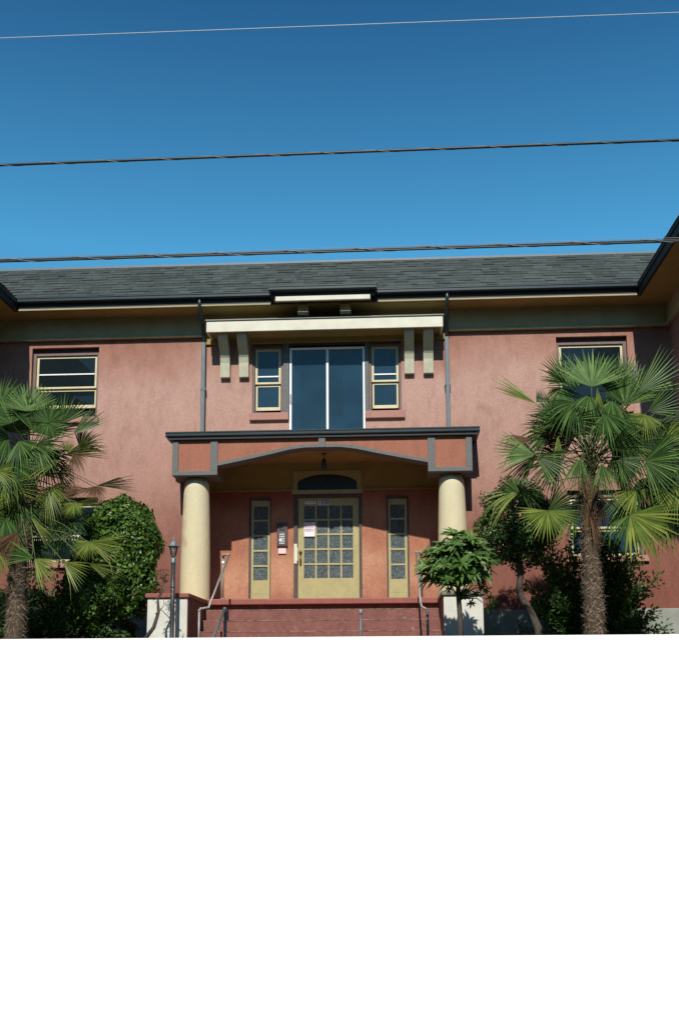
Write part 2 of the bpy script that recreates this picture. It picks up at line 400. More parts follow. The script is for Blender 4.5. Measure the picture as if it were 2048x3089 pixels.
# ------------------------------------------------------------------ the building
XC = -1.36
def mx(x): return 2*XC-x
bld = thing('apartment_building', 'two storey U-shaped pink stucco apartment house with cream porch columns', 'building', (XC, 19.2, BED))
W = 19.2
XL, XR = mx(5.48), 5.48
holes = [(-7.35,-5.96,5.13,6.62), (3.25,4.64,5.13,6.60), (-7.42,-5.88,2.2,3.50), (3.34,4.78,2.2,3.49),
         (-2.82,.10+.08,4.62,6.60), (-3.83,1.11,1.0,4.30)]
holes[4] = (-2.815,.175,4.70,6.60)
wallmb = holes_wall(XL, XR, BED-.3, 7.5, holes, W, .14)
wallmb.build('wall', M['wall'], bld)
# wings: side walls facing the court, front walls
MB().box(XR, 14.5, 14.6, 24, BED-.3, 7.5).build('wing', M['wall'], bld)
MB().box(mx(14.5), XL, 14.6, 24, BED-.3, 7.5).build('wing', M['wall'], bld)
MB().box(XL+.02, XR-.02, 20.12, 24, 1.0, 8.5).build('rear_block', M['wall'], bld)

# plinth
def built(name, mat, bev, *boxes):
    q = MB()
    for bx_ in boxes: q.box(*bx_)
    return q.build(name, mat, bld, bev)
PZ = (BED-.3, 1.19)
built('plinth', M['concrete_grey'], .01, (XL+.09, -4.14, 19.11, 19.2, *PZ), (XL, XL+.09, 14.6, 19.2, *PZ), (mx(14.6), XL+.09, 14.5, 14.6, *PZ))
built('plinth', M['concrete_grey'], .01, (1.452, XR-.09, 19.11, 19.2, *PZ), (XR-.09, XR, 14.6, 19.2, *PZ), (XR-.09, 14.6, 14.5, 14.6, *PZ))

# frieze boards and bottom bead
FZ = (6.80, 7.2)
built('frieze', M['frieze'], 0, (XL+.06, -3.80, 19.14, 19.2, *FZ), (XL, XL+.06, 14.6, 19.2, *FZ), (mx(14.5), XL+.06, 14.54, 14.6, *FZ))
built('frieze', M['frieze'], 0, (1.08, XR-.06, 19.14, 19.2, *FZ), (XR-.06, XR, 14.6, 19.2, *FZ), (XR-.06, 14.5, 14.54, 14.6, *FZ))
built('frieze_moulding', M['frieze'], .008, (XL+.10, -3.80, 19.10, 19.2, 6.755, 6.80), (XL, XL+.10, 14.6, 19.2, 6.755, 6.80))
built('frieze_moulding', M['frieze'], .008, (1.08, XR-.10, 19.10, 19.2, 6.755, 6.80), (XR-.10, XR, 14.6, 19.2, 6.755, 6.80))
MB().box(-3.80, 1.08, 19.15, 19.2, 6.60, 7.2).build('upper_panel', M['yellow'], bld)

# soffits
GX, GL = 4.74, mx(4.74)   # wing gutter lines
built('soffit', M['soffit'], 0, (GL-.06, -3.76, 18.66, 19.2, 7.20, 7.23), (XL-.02, GL-.06, 14.06, 19.2, 7.20, 7.23), (mx(15), XL-.02, 14.06, 14.6, 7.2, 7.23))
built('soffit', M['soffit'], 0, (1.04, GX+.06, 18.66, 19.2, 7.20, 7.23), (GX+.06, XR+.02, 14.06, 19.2, 7.20, 7.23), (XR+.02, 15, 14.06, 14.6, 7.2, 7.23))
built('soffit', M['yellow'], 0, (-3.76, 1.04, 18.66, 19.2, 7.20, 7.23))
built('bay_soffit', M['yellow'], 0, (-2.30, -.40, 18.42, 18.66, 7.235, 7.255))

# gutters: half-round-ish ogee section swept along x / y
def gut_section(): return [(0, .0), (.035, -.012), (.045, -.03), (.05, -.075), (.075, -.09), (.12, -.10), (.12, 0)]
def gutter_x(mb, x0, x1, yfront, ztop):
    pts = [(yfront+a, ztop+b) for a, b in [(0,0),(0,-.022),(.012,-.03),(.012,-.075),(.03,-.095),(.13,-.10),(.13,0)]]
    mb.prism_x(pts[::-1], x0, x1)
def gutter_y(mb, xfront, sgn, y0, y1, ztop):
    pts = [(xfront+sgn*a, ztop+b) for a, b in [(0,0),(0,-.022),(.012,-.03),(.012,-.075),(.03,-.095),(.13,-.10),(.13,0)]]
    if sgn < 0: pts = pts[::-1]
    mb.prism_y(pts, y0, y1)
gu = MB(); fa = MB(); cr = MB()
gutter_x(gu, GL, -2.38, 18.5, 7.44); gutter_x(gu, -.285, GX, 18.5, 7.44)
gutter_y(gu, GX, 1, 13.9, 18.63, 7.437); gutter_y(gu, GL, -1, 13.9, 18.63, 7.437)
gutter_x(gu, GX, 15, 13.9, 7.434); gutter_x(gu, mx(15), GL, 13.9, 7.434)
gutter_x(gu, -2.38, -.285, 18.25, 7.45)
gu.box(-2.38, -2.32, 18.38, 18.63, 7.35, 7.448); gu.box(-.345, -.285, 18.38, 18.63, 7.35, 7.448)
gu.build('gutter', M['gutter'], bld)
fa.box(GL, GX, 18.62, 18.66, 7.235, 7.43)
fa.box(GX+.02, GX+.07, 14.0, 18.62, 7.19, 7.43); fa.box(GL-.07, GL-.02, 14.0, 18.62, 7.19, 7.43)
fa.box(GX+.07, 15, 14.0, 14.05, 7.2, 7.43); fa.box(mx(15), GL-.07, 14.0, 14.05, 7.2, 7.43)
fa.box(-2.35, -.315, 18.385, 18.42, 7.26, 7.43)
fa.build('fascia', M['black'], bld)
cr.box(GL+.0, -2.38, 18.605, 18.665, 7.205, 7.234); cr.box(-.285, GX-.0, 18.605, 18.665, 7.205, 7.234)
cr.build('drip_edge', M['frieze'], bld)
bb = MB().box(-2.25, -.41, 18.33, 18.385, 7.165, 7.255).build('eave_board', M['cream'], bld, .005)
br = MB(); br.box(-1.845, -1.635, 18.62, 19.2, 6.98, 7.19); b1 = br.build('eave_bracket', M['frieze'], bld, .01)
br = MB(); br.box(-1.01, -.80, 18.62, 19.2, 6.98, 7.19); br.build('eave_bracket', M['frieze'], bld, .01)

# roof: solid under-slab plus laid shingle courses
RB = 7.44; RT = 8.63; RUN = 1.3
roof = MB()
k = RUN
outer = [(GL, 18.6), (GX, 18.6), (GX, 14.0), (15, 14.0), (15, 24.6), (mx(15), 24.6), (mx(15), 14.0), (GL, 14.0)]
inner = [(GL-k, 18.6+k), (GX+k, 18.6+k), (GX+k, 14.0+k), (15-k, 14.0+k), (15-k, 24.6-k), (mx(15)+k, 24.6-k), (mx(15)+k, 14+k), (GL-k, 14+k)]
n8 = 8
vs = [(x, y, RB-.03) for x, y in outer]+[(x, y, RT-.03) for x, y in inner]+[(x, y, RB-.10) for x, y in outer]
fs = [(i, (i+1) % n8, n8+(i+1) % n8, n8+i) for i in range(n8)]
fs += [((i+1) % n8, i, 16+i, 16+(i+1) % n8) for i in range(n8)]
fs += [(9, 10, 11, 12), (8, 13, 14, 15), (8, 9, 12, 13)]
roof.add(vs, fs); ro = roof.build('roof', M['shingle'], bld)
def course(mb, p0, ex, es, L, S, inset0, inset1, n):
    """shingle tabs: p0 eave corner, ex along the eave, es up the slope; inset = change of the ends per metre up"""
    ez = ex.cross(es)
    h = S/n
    for j in range(n):
        s0 = j*h; u = inset0*s0; e = L+inset1*s0
        x = u-rnd.random()*.2
        while x < e:
            wd = rnd.uniform(.10, .36); a, b = max(x, u), min(x+wd-.004, e)
            x += wd
            if b-a < .02: continue
            th = rnd.choice((.014, .014, .016, .024)); dj = rnd.uniform(-.003, .003)
            q = [p0+ex*a+es*(s0+dj)+ez*.004, p0+ex*b+es*(s0+dj)+ez*.004, p0+ex*b+es*(s0+h*1.25)+ez*.002, p0+ex*a+es*(s0+h*1.25)+ez*.002]
            q2 = [q[0]+ez*th, q[1]+ez*th, q[2]+ez*.008, q[3]+ez*.008]
            mb.add(q+q2, [(4,5,6,7),(0,1,5,4),(1,2,6,5),(3,0,4,7),(2,3,7,6)])
sh = MB(); sl = math.hypot(RUN, RT-RB); esm = V(0, RUN, RT-RB).normalized()
course(sh, V(GL, 18.6, RB-.03), V(1,0,0), esm, GX-GL, sl, -RUN/sl, RUN/sl, 12)
course(sh, V(GX, 18.6, RB-.03), V(0,-1,0), V(RUN,0,RT-RB).normalized(), 4.6, sl, -RUN/sl, -RUN/sl, 10)
course(sh, V(GL, 14.0, RB-.03), V(0,1,0), V(-RUN,0,RT-RB).normalized(), 4.6, sl, RUN/sl, RUN/sl, 10)
sh.build('shingles', M['shingle'], ro)
MB().box(GL-RUN, GX+RUN, 19.87, 19.97, 8.60, 8.645).build('ridge_flashing', M['spout'], ro)
# little hood of roof over the middle gutter
lip = MB().quad((-2.40,18.25,7.452),(-.265,18.25,7.452),(-.30,18.62,7.60),(-2.36,18.62,7.60))
lip.quad((-2.40,18.25,7.452),(-2.36,18.62,7.60),(-2.36,18.63,7.44),(-2.38,18.25,7.44))
lip.quad((-.265,18.25,7.452),(-.285,18.25,7.44),(-.30,18.63,7.44),(-.30,18.62,7.60))
lip.build('roof_lip', M['shingle'], ro)

# downspouts
for x in (-3.79, 1.085):
    d = MB(); d.tube([(x,18.58,7.36),(x,18.60,7.22),(x,18.66,7.12),(x,19.02,6.80),(x,19.10,6.70),(x,19.105,6.55)], .036, 10)
    sp = d.build('downspout', M['gutter'], bld)
    e = MB().box(x-.04, x+.04, 19.06, 19.135, 4.60, 6.62)
    e.build('downspout_pipe', M['spout'], sp, .01)
    MB().box(x-.055, x+.055, 19.055, 19.2, 5.62, 5.66).build('strap', M['spout'], sp)

# hood over the upper windows, with brackets
hd = MB().box(-3.64, .985, 18.68, 19.2, 6.70, 6.90).build('hood', M['yellow'], bld)
MB().box(-3.655, .995, 18.635, 18.68, 6.675, 6.90).box(-3.655,-3.61,18.68,19.2,6.676,6.90).box(.95,.995,18.68,19.2,6.676,6.90).build('hood_board', M['cream'], hd, .006)
MB().box(-3.675, 1.015, 18.61, 19.2, 6.902, 6.925).build('hood_cap', M['concrete_grey'], hd, .004)
for i, (x0, x1) in enumerate(((-3.45,-3.255),(-3.075,-2.875),(.24,.435),(.615,.815))):
    pr_ = [(19.2,5.885),(19.2,6.699),(18.73,6.699),(18.74,6.64),(18.80,6.55),(18.90,6.46),(19.0,6.37),(19.06,6.28),(19.09,6.18),(19.10,5.885)]
    b = MB(); b.prism_x(pr_, x0, x1); b.build('hood_bracket', M['bracket'], bld, .008)

# ---- windows
def dh_window(x0, x1, z0, z1, y, sill=True, blind=None, meet=.45, opened=.0, fr=.065, frmat='brown', glassm='glass', name='window', outer=True, top_blind=None):
    """double-hung window: frame part > sashes, panes, sill"""
    f = MB()
    f.box(x0, x0+fr, y, y+.09, z0, z1); f.box(x1-fr, x1, y, y+.09, z0, z1); f.box(x0+fr, x1-fr, y, y+.09, z1-fr*.8, z1)
    win = f.build(name, M[frmat], bld, .006)
    a, b = x0+fr+.004, x1-fr-.004; t = z1-fr*.8-.004; zm = z0+(z1-z0)*meet
    s = .045; ys = y+.035
    u = MB(); u.box(a, a+s, ys, ys+.035, zm, t).box(b-s, b, ys, ys+.035, zm, t).box(a+s, b-s, ys, ys+.035, t-s, t).box(a+s, b-s, ys, ys+.035, zm, zm+s*.9)
    u.build('upper_sash', M['sash'], win, .004)
    MB().box(a+s, b-s, ys+.012, ys+.018, zm+s*.9, t-s).build('pane', M[glassm], win)
    yl = ys+.038; zb = z0+opened
    l = MB(); l.box(a+.01, a+s, yl, yl+.035, zb, zm).box(b-s, b-.01, yl, yl+.035, zb, zm).box(a+s, b-s, yl, yl+.035, zm-.05, zm-.004).box(a+s, b-s, yl, yl+.035, zb, zb+s*1.5)
    l.build('lower_sash', M['sash'], win, .004)
    MB().box(a+s, b-s, yl+.012, yl+.018, zb+s*1.5, zm-.05).build('pane', M[glassm], win)
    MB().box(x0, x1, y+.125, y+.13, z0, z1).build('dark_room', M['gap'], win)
    if blind is not None:
        MB().box(a+s+.003, b-s-.003, ys-.004, ys+.010, blind-.013, blind+.013).build('blind_rail', M['white'], win)
    return win
def sill_of(win, x0, x1, z, h=.12, proud=.07):
    MB().box(x0, x1, W-proud, W+.10, z-h, z).build('sill', M['sill'], win, .01)
wy = W+.09
w1 = dh_window(-7.35, -5.96, 5.14, 6.53, wy, meet=.465, opened=.24, blind=6.09); sill_of(w1, -7.40, -5.92, 5.14)
MB().box(-7.35,-5.96,W+.10,W+.17,6.53,6.62).build('reveal_shade_strip', M['darkfr'], w1)  # dark strips above these four windows stand in for the reveal shadow
w2 = dh_window(3.25, 4.64, 5.14, 6.51, wy, meet=.465); sill_of(w2, 3.20, 4.69, 5.14)
MB().box(3.25,4.64,W+.10,W+.17,6.51,6.60).build('reveal_shade_strip', M['darkfr'], w2)
w3 = dh_window(-7.42, -5.88, 2.21, 3.42, wy, meet=.42, blind=2.74); sill_of(w3, -7.47, -5.83, 2.21)
MB().box(-7.42,-5.88,W+.10,W+.17,3.42,3.50).build('reveal_shade_strip', M['darkfr'], w3)
w4 = dh_window(3.34, 4.78, 2.21, 3.41, wy, meet=.45, glassm='glassblue'); sill_of(w4, 3.29, 4.83, 2.21)
MB().box(3.34,4.78,W+.10,W+.17,3.41,3.49).build('reveal_shade_strip', M['darkfr'], w4)
for xa in (8.2, mx(8.2)-1.4):
    for zz_ in (5.14, 2.21):
        dh_window(xa, xa+1.4, zz_, zz_+1.3, 14.53, meet=.465)
# centre group: two narrow windows either side of a sliding door
w5 = dh_window(-2.815, -2.19, 5.15, 6.55, W+.03, meet=.445, opened=.085, fr=.05, blind=5.93, glassm='glassblue', name='narrow_window')
w6 = dh_window(-.47, .175, 5.15, 6.55, W+.03, meet=.445, opened=.085, fr=.05, blind=5.93, glassm='glassblue', name='narrow_window')
for wn, a, b in ((w5, -2.86, -2.075), (w6, -.545, .235)):
    sill_of(wn, a, b, 5.15, .15, .07)
po = MB(); po.box(-2.188, -2.075, W-.012, W+.12, 5.15, 6.6); po.build('window_post', M['grey'], bld, .006)
po = MB(); po.box(-.545, -.472, W-.012, W+.12, 5.15, 6.6); po.build('window_post', M['grey'], bld, .006)
inf = MB(); inf.box(-2.815, -2.065, W+.002, W+.12, 4.62, 4.999); inf.box(-.545, .175, W+.002, W+.12, 4.62, 4.999)
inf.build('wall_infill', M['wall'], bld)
MB().box(-2.815, .175, W+.01, W+.15, 6.552, 6.60).build('window_head', M['darkfr'], bld)
sld = MB(); s0, s1, zb, zt = -2.063, -.552, 4.66, 6.50
sld.box(s0, s0+.045, W-.005, W+.10, zb, zt).box(s1-.04, s1, W-.005, W+.10, zb, zt).box(s0+.045, s1-.04, W-.005, W+.10, zt-.04, zt).box(s0+.045, s1-.04, W-.005, W+.10, zb, zb+.05)
sld = sld.build('sliding_door', M['alu'], bld, .004)
st = MB(); st.box(-1.325, -1.28, W+.0, W+.055, zb+.05, zt-.04); st.build('stile', M['alu'], sld, .004)
MB().box(s0+.045, -1.325, W+.03, W+.036, zb+.05, zt-.04).build('pane', M['glassblue'], sld)
MB().box(-1.28, s1-.04, W+.045, W+.051, zb+.05, zt-.04).build('pane', M['glassblue'], sld)
MB().box(s0+.012, s0+.035, W-.04, W-.005, 5.35, 5.53).build('handle', M['galv'], sld, .003)
def curtain(x0, x1, z0, z1, y, parent, amp=.012, wl=.07):
    q = MB(); n_ = int((x1-x0)/wl*6); P = [(x0+(x1-x0)*i/n_, y+amp*math.sin(2*math.pi*(x0+(x1-x0)*i/n_)/wl+.6*math.sin(i*.37))) for i in range(n_+1)]
    q.add([(a, b, z0) for a, b in P]+[(a, b, z1) for a, b in P], [(i, i+1, n_+2+i, n_+1+i) for i in range(n_)], True)
    return q.build('curtain', M['curtain'], parent)
curtain(-1.0, -.60, 4.72, 6.44, W+.105, sld); curtain(-2.01, -1.86, 4.72, 6.44, W+.105, sld)
curtain(-1.27, -1.0, 4.72, 5.1, W+.11, sld)
curtain(-2.76, -2.6, 5.2, 6.44, W+.145, w5); curtain(-.42, -.05, 5.95, 6.44, W+.145, w6)
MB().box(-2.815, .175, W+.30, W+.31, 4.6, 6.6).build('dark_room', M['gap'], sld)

# ---- porch: recess walls, ceiling, floor
pw = MB()
hs = [(-2.955,-2.51,1.30,3.56),(-2.04,-.665,1.30,3.62),(-.165,.285,1.30,3.53)]
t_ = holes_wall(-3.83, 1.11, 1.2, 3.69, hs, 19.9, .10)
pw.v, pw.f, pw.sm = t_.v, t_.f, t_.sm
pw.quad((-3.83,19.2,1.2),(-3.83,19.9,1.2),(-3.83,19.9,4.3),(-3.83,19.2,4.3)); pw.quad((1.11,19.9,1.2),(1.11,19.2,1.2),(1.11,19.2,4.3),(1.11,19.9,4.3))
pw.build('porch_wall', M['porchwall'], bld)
yw = holes_wall(-3.83, 1.11, 3.69, 4.30, [(-1.97,-.735,3.69,4.06)], 19.88, .10)
yw.box(-3.83, -2.05, 19.85, 19.88, 3.685, 3.72); yw.box(-.655, 1.11, 19.85, 19.88, 3.685, 3.72)
yw.build('porch_upper_wall', M['yellow'], bld)
MB().box(-4.2, 1.45, 18.80, 19.9, 4.27, 4.34).build('porch_ceiling', M['yellow'], bld)

# entablature
def arch_z(x):
    u = abs(x-XC); hw = 2.01
    t = u/hw
    pts = [(0,4.275),(.18,4.272),(.32,4.235),(.5,4.15),(.75,4.045),(1,3.945)]
    for (a, za), (b, zb_) in zip(pts, pts[1:]):
        if t <= b+1e-6: return za+(zb_-za)*(t-a)/(b-a)
    return pts[-1][1]
EL, ER = -4.24, 1.48
e = MB()
N = 24; xs = [XC-2.01+4.02*i/N for i in range(N+1)]
top = 4.455
for i in range(N):
    a, b = xs[i], xs[i+1]; za, zb2 = arch_z(a)+.03, arch_z(b)+.03
    e.quad((a,18.5,za),(b,18.5,zb2),(b,18.5,top),(a,18.5,top))
    e.quad((a,18.8,za),(a,18.8,top),(b,18.8,top),(b,18.8,zb2))
    e.quad((a,18.5,za),(a,18.8,za),(b,18.8,zb2),(b,18.5,zb2))
e.box(EL+.004, XC-2.012, 18.5, 19.195, 3.78, top); e.box(XC+2.012, ER-.004, 18.5, 19.195, 3.78, top)
e.build('porch_beam', M['entab'], bld)
t = MB()
for i in range(N):
    a, b = xs[i], xs[i+1]; za, zb2 = arch_z(a), arch_z(b); th = .062
    P = [(a,18.475,za),(b,18.475,zb2),(b,18.475,zb2+th),(a,18.475,za+th),(a,18.83,za),(b,18.83,zb2),(b,18.83,zb2+th),(a,18.83,za+th)]
    t.add(P, [(0,1,2,3),(0,4,5,1),(3,2,6,7)])
t.build('arch_trim', M['grey'], bld)
for a, b in ((EL, EL+.115), (XC-2.01-.135, XC-2.01+.006), (XC+2.01-.006, XC+2.01+.135), (ER-.115, ER)):
    MB().box(a, b, 18.47, 18.56, 3.765+.085, top).build('pier_trim', M['grey'], bld, .006)
for a, b in ((EL, XC-2.004), (XC+2.004, ER)):
    MB().box(a, b, 18.468, 19.195, 3.765, 3.85).build('pier_base', M['grey'], bld, .008)
for a, b in ((EL-.0, EL+.02), (ER-.02, ER)):
    pass
MB().box(XC-.065, XC+.065, 18.44, 18.5, 4.265, top).build('keystone_strip', M['grey'], bld, .006)
# porch roof and cornice
c = MB(); c.box(-4.32, 1.585, 18.42, 19.2, 4.456, 4.53)
c.build('porch_soffit', M['black'], bld)
c = MB()
gutter_x(c, -4.36, 1.63, 18.37, 4.60)
c.box(-4.36, -4.30, 18.50, 19.2, 4.50, 4.60).box(1.57, 1.63, 18.50, 19.2, 4.50, 4.60)
c.build('porch_gutter', M['gutter'], bld)
c = MB().box(-4.30, 1.57, 18.50, 19.2, 4.53, 4.615)
c.build('porch_roof_deck', M['stain'], bld)
c = MB()
for i in range(70):
    x = rnd.uniform(-4.2, 1.4); r = rnd.uniform(.02, .10)
    c.box(x, x+r, 18.5+rnd.uniform(0, .1), 18.64, 4.616, 4.616+rnd.uniform(.006, .026))
debris = c.build('roof_gravel', M['pedwhite'], bld)
c = MB().box(EL+.03, ER-.03, 18.51, 18.56, 4.421, 4.424)

# columns
for x in (-3.83, 1.10):
    prof = []
    for i in range(25):
        t = i/24; z = 1.32+(3.762-1.32)*t
        r = .287-.052*t**1.25+.012*math.sin(math.pi*t)
        if t > .955: r -= (t-.955)*1.0
        prof.append((r, z))
    MB().lathe(x, 18.85, prof, 48).build('column', M['column'], bld)

# floor, steps, pedestals
MB().box(-3.83, 1.11, 18.12, 19.99, .6, 1.25).build('porch_base', M['steps'], bld)
la = MB(); la.box(-3.83, 1.11, 18.0, 19.99, 1.252, 1.36); la.build('landing', M['stepred'], bld, .015)
stp = MB()
z = 1.25
for i in range(5):
    y0 = 17.80-.29*i; zt = 1.145-.205*i
    if zt < .3: break
    stp.box(-3.45, .80, y0, 18.12, zt-.205, zt-.0)
stp = MB()
for i in range(5):
    y0 = 17.78-.29*i; zt = 1.145-.205*i
    stp.box(-3.44, .78, y0, y0+.29+(.06 if i == 0 else 0)+.0, BED-.2-.05*i, zt)
stb = stp.build('steps', M['steps'], bld, .012)
for i in range(4):
    y0 = 17.78-.29*i; zt = 1.145-.205*i
    MB().box(-3.43, .77, y0-.004, y0+.02, zt-.016, zt+.003).build('nosing', M['worn'], stb, .003)
for s, x0, x1, cap in ((0, -4.11, -3.44, 'stepred'), (1, .78, 1.42, 'stain')):
    pd = MB().box(x0, x1, 16.33, 19.2, BED-.3, 1.262).build('pedestal', M['pedwhite'], bld, .01)
    if s == 0: MB().box(x1-.001, x1+.006, 16.36, 18.0, BED-.2, 1.26).build('pedestal_side', M['brownred'], pd)
    else: MB().box(x0-.006, x0+.001, 16.36, 18.0, BED-.2, 1.26).build('pedestal_side', M['brownred'], pd)
    MB().box(x0-.03, x1+.03, 16.29, 19.19, 1.264, 1.335).build('pedestal_cap', M[cap], pd, .008)

# ---- porch door and sidelights
def grid_panes(x0, x1, z0, z1, nx, nz, y, bar, parent, framemat, glassm, edge):
    f = MB()
    f.box(x0-edge, x0, y, y+.045, z0-.0, z1).box(x1, x1+edge, y, y+.045, z0, z1)
    pw_ = (x1-x0-(nx-1)*bar)/nx; ph = (z1-z0-(nz-1)*bar)/nz
    gl = MB()
    for i in range(nx):
        for j in range(nz):
            a = x0+i*(pw_+bar); c_ = z0+j*(ph+bar)
            gl.box(a-.004, a+pw_+.004, y+.022, y+.03, c_-.004, c_+ph+.004)
    for i in range(nx-1):
        a = x0+(i+1)*pw_+i*bar; f.box(a, a+bar, y+.004, y+.040, z0, z1)
    for j in range(nz-1):
        c_ = z0+(j+1)*ph+j*bar; 
        for i in range(nx):
            a = x0+i*(pw_+bar); f.box(a, a+pw_, y+.006, y+.038, c_, c_+bar)
    return f, gl
YD = 19.93
f, gl = grid_panes(-1.835, -.845, 1.905, 3.385, 4, 5, YD, .034, None, None, None, .125)
f.box(-1.96, -.72, YD, YD+.045, 3.385, 3.55); f.box(-1.96, -.72, YD, YD+.045, 1.37, 1.905)
door = f.build('front_door', M['olive'], bld, .004)
gl.build('glass_panes', M['pebble'], door)
h = MB(); h.box(-1.925, -1.885, YD-.012, YD, 2.16, 2.40)
h.tube([(-1.90,YD-.01,2.37),(-1.90,YD-.05,2.35),(-1.905,YD-.055,2.27),(-1.90,YD-.04,2.20),(-1.90,YD-.01,2.17)], [.012,.012,.016,.012,.010], 8)
h.ball((-1.905, YD-.02, 2.44), .035)
h.build('door_handle', M['brass'], door)
h = MB().box(-2.035, -1.97, 19.855, 19.869, 2.20, 2.60); h.box(-1.99,-1.955,19.845,19.869,2.25,2.52); h.build('lock_plate', M['cream'], door, .004)
fr = MB(); fr.box(-2.04, -1.963, 19.87, 19.99, 1.36, 3.62).box(-.717, -.665, 19.87, 19.99, 1.36, 3.62).box(-1.963, -.717, 19.87, 19.99, 3.553, 3.62)
fr.build('door_frame', M['darkfr'], bld, .006)
ths = MB().box(-1.963, -.717, 19.86, 19.99, 1.361, 1.372).build('threshold', M['brass'], bld)
# transom: segmental arched light in a mustard frame
def seg(x, hw=.62, z0=3.735, rise=.30, base=.055):
    u = (x-XC)/hw; return z0+base+(rise-base)*math.sqrt(max(0, 1-u*u*.93))
tf = MB(); n = 20
for i in range(n):
    a = XC-.605+1.21*i/n; b = XC-.605+1.21*(i+1)/n
    za, zb2 = seg(a)-.0, seg(b)-.0
    tf.add([(a,19.86,za),(b,19.86,zb2),(b,19.86,4.10),(a,19.86,4.10),(a,19.95,za),(b,19.95,zb2)], [(0,1,2,3),(0,4,5,1)])
tf.box(XC-.695, XC-.605, 19.86, 19.95, 3.68, 4.10).box(XC+.605, XC+.695, 19.86, 19.95, 3.68, 4.10)
tf.box(XC-.72, XC+.72, 19.84, 19.95, 3.621, 3.70)
tr = tf.build('transom_window', M['olive'], bld)
MB().box(XC-.63, XC+.63, 19.92, 19.928, 3.68, 4.10).build('pane', M['obscure'], tr)
for (x0, x1, px0, px1) in ((-2.955,-2.51,-2.865,-2.575),(-.165,.285,-.085,.20)):
    f, gl = grid_panes(px0, px1, 1.875, 3.39, 1, 5, YD, .036, None, None, None, .048)
    f.box(px0-.048, px1+.048, YD, YD+.045, 3.39, 3.51); f.box(px0-.048, px1+.048, YD, YD+.045, 1.37, 1.875)
    f.box(px0-.02, px1+.02, YD-.004, YD, 1.60, 1.603)
    sw = f.build('sidelight', M['olive'], bld, .004)
    gl.build('glass_panes', M['pebble'], sw)
    q = MB(); q.box(x0, px0-.050, 19.885, 19.99, 1.36, 3.56).box(px1+.050, x1, 19.885, 19.99, 1.36, 3.56).box(px0-.05, px1+.05, 19.885, 19.99, 3.512, 3.56)
    q.build('frame', M['darkfr'], sw, .004)

# ------------------------------------------------------------------ small things on the porch
t = thing('intercom_panel', 'dark metal door intercom box on the porch wall left of the front door', 'intercom', (-2.27, 19.9, 2.56))
MB().box(-2.38, -2.165, 19.84, 19.90, 2.555, 3.02).build('case', M['darkfr'], t, .006)
q = MB(); q.lathe(-2.272, 19.0, [(.001, 0)], 3); q = MB()
for a in range(16):
    th = 2*math.pi*a/16; th2 = 2*math.pi*(a+1)/16
    q.add([(-2.272+.055*math.cos(th),19.83,2.93+.055*math.sin(th)),(-2.272+.055*math.cos(th2),19.83,2.93+.055*math.sin(th2)),(-2.272+.038*math.cos(th2),19.82,2.93+.038*math.sin(th2)),(-2.272+.038*math.cos(th),19.82,2.93+.038*math.sin(th))],[(0,3,2,1)])
q.box(-2.33, -2.215, 19.832, 19.84, 2.585, 2.84)
q.build('speaker_plate', M['oldpipe'], t)
q = MB()
for r_i in range(5):
    for c_i in range(3):
        q.box(-2.32+.036*c_i, -2.30+.036*c_i, 19.822, 19.832, 2.60+.045*r_i, 2.622+.045*r_i)
q.box(-2.33,-2.285,19.820,19.832,2.66,2.70)
q.build('buttons', M['white'], t)
c_ = MB().box(-2.355, -2.195, 19.868, 19.90, 2.405, 2.515).build('notice_card', simple('pink_card', (.72, .56, .56), .7, .03), None, .003)
tag(c_, 'small pale pink card holder on the wall below the intercom', 'sign')
t = thing('paper_notice', 'white paper notice with purple lettering taped to the front door glass', 'notice', (-1.72, YD-.01, 2.75))
MB().box(-1.835, -1.615, YD-.012, YD-.008, 2.755, 3.05).build('sheet', M['paper'], t)
q = MB()
for row, (z, a, b) in enumerate(((3.02,-1.82,-1.69),(2.975,-1.825,-1.64),(2.94,-1.82,-1.66),(2.895,-1.825,-1.635),(2.86,-1.82,-1.65))):
    x = a
    while x < b:
        l = rnd.uniform(.008, .02); q.box(x, x+l, YD-.014, YD-.0121, z, z+rnd.uniform(.012, .022)); x += l+.006
q.build('handwriting', M['ink'], t)
def text_obj(s, size, loc, mat, parent, name, bold=.0):
    cu = bpy.data.curves.new('txt', 'FONT'); cu.body = s; cu.size = size; cu.align_x = 'CENTER'; cu.align_y = 'CENTER'
    cu.extrude = .0015; cu.offset = bold; cu.space_character = 1.15
    o = bpy.data.objects.new('txt', cu); C.objects.link(o)
    dg = bpy.context.evaluated_depsgraph_get(); dg.update()
    me = bpy.data.meshes.new_from_object(o.evaluated_get(dg)); bpy.data.objects.remove(o)
    me.materials.clear(); me.materials.append(mat); me.name = name
    r = bpy.data.objects.new(name, me); C.objects.link(r); r.parent = parent
    r.location = Vector(loc)-parent_loc(parent); r.rotation_euler = (R_(90), 0, 0); return r
t = thing('house_number_plate', 'grey plate reading 1030 at the top of the front door', 'sign', (-1.43, YD-.01, 3.415))
MB().box(-1.548, -1.308, YD-.012, YD-.002, 3.41, 3.495).build('plate', M['plate'], t, .002)
text_obj('1030', .095, (-1.428, YD-.0135, 3.4525), M['inkblk'], t, 'digits', .004)
t = thing('oval_plaque', 'small oval grey plaque on the front door beside the house number', 'sign', (-1.70, YD-.01, 3.43))
q = MB(); q.prism_y([(-1.705+.12*math.cos(a*math.pi/12)*(1 if True else 1), 3.45+.032*math.sin(a*math.pi/12)) for a in range(24)], YD-.010, YD-.002)
q.build('plate', M['plate'], t)
q = MB()
for i in range(9): q.box(-1.785+.018*i, -1.775+.018*i, YD-.012, YD-.0101, 3.443, 3.459)
q.build('worn_lettering', M['oldpipe'], t)
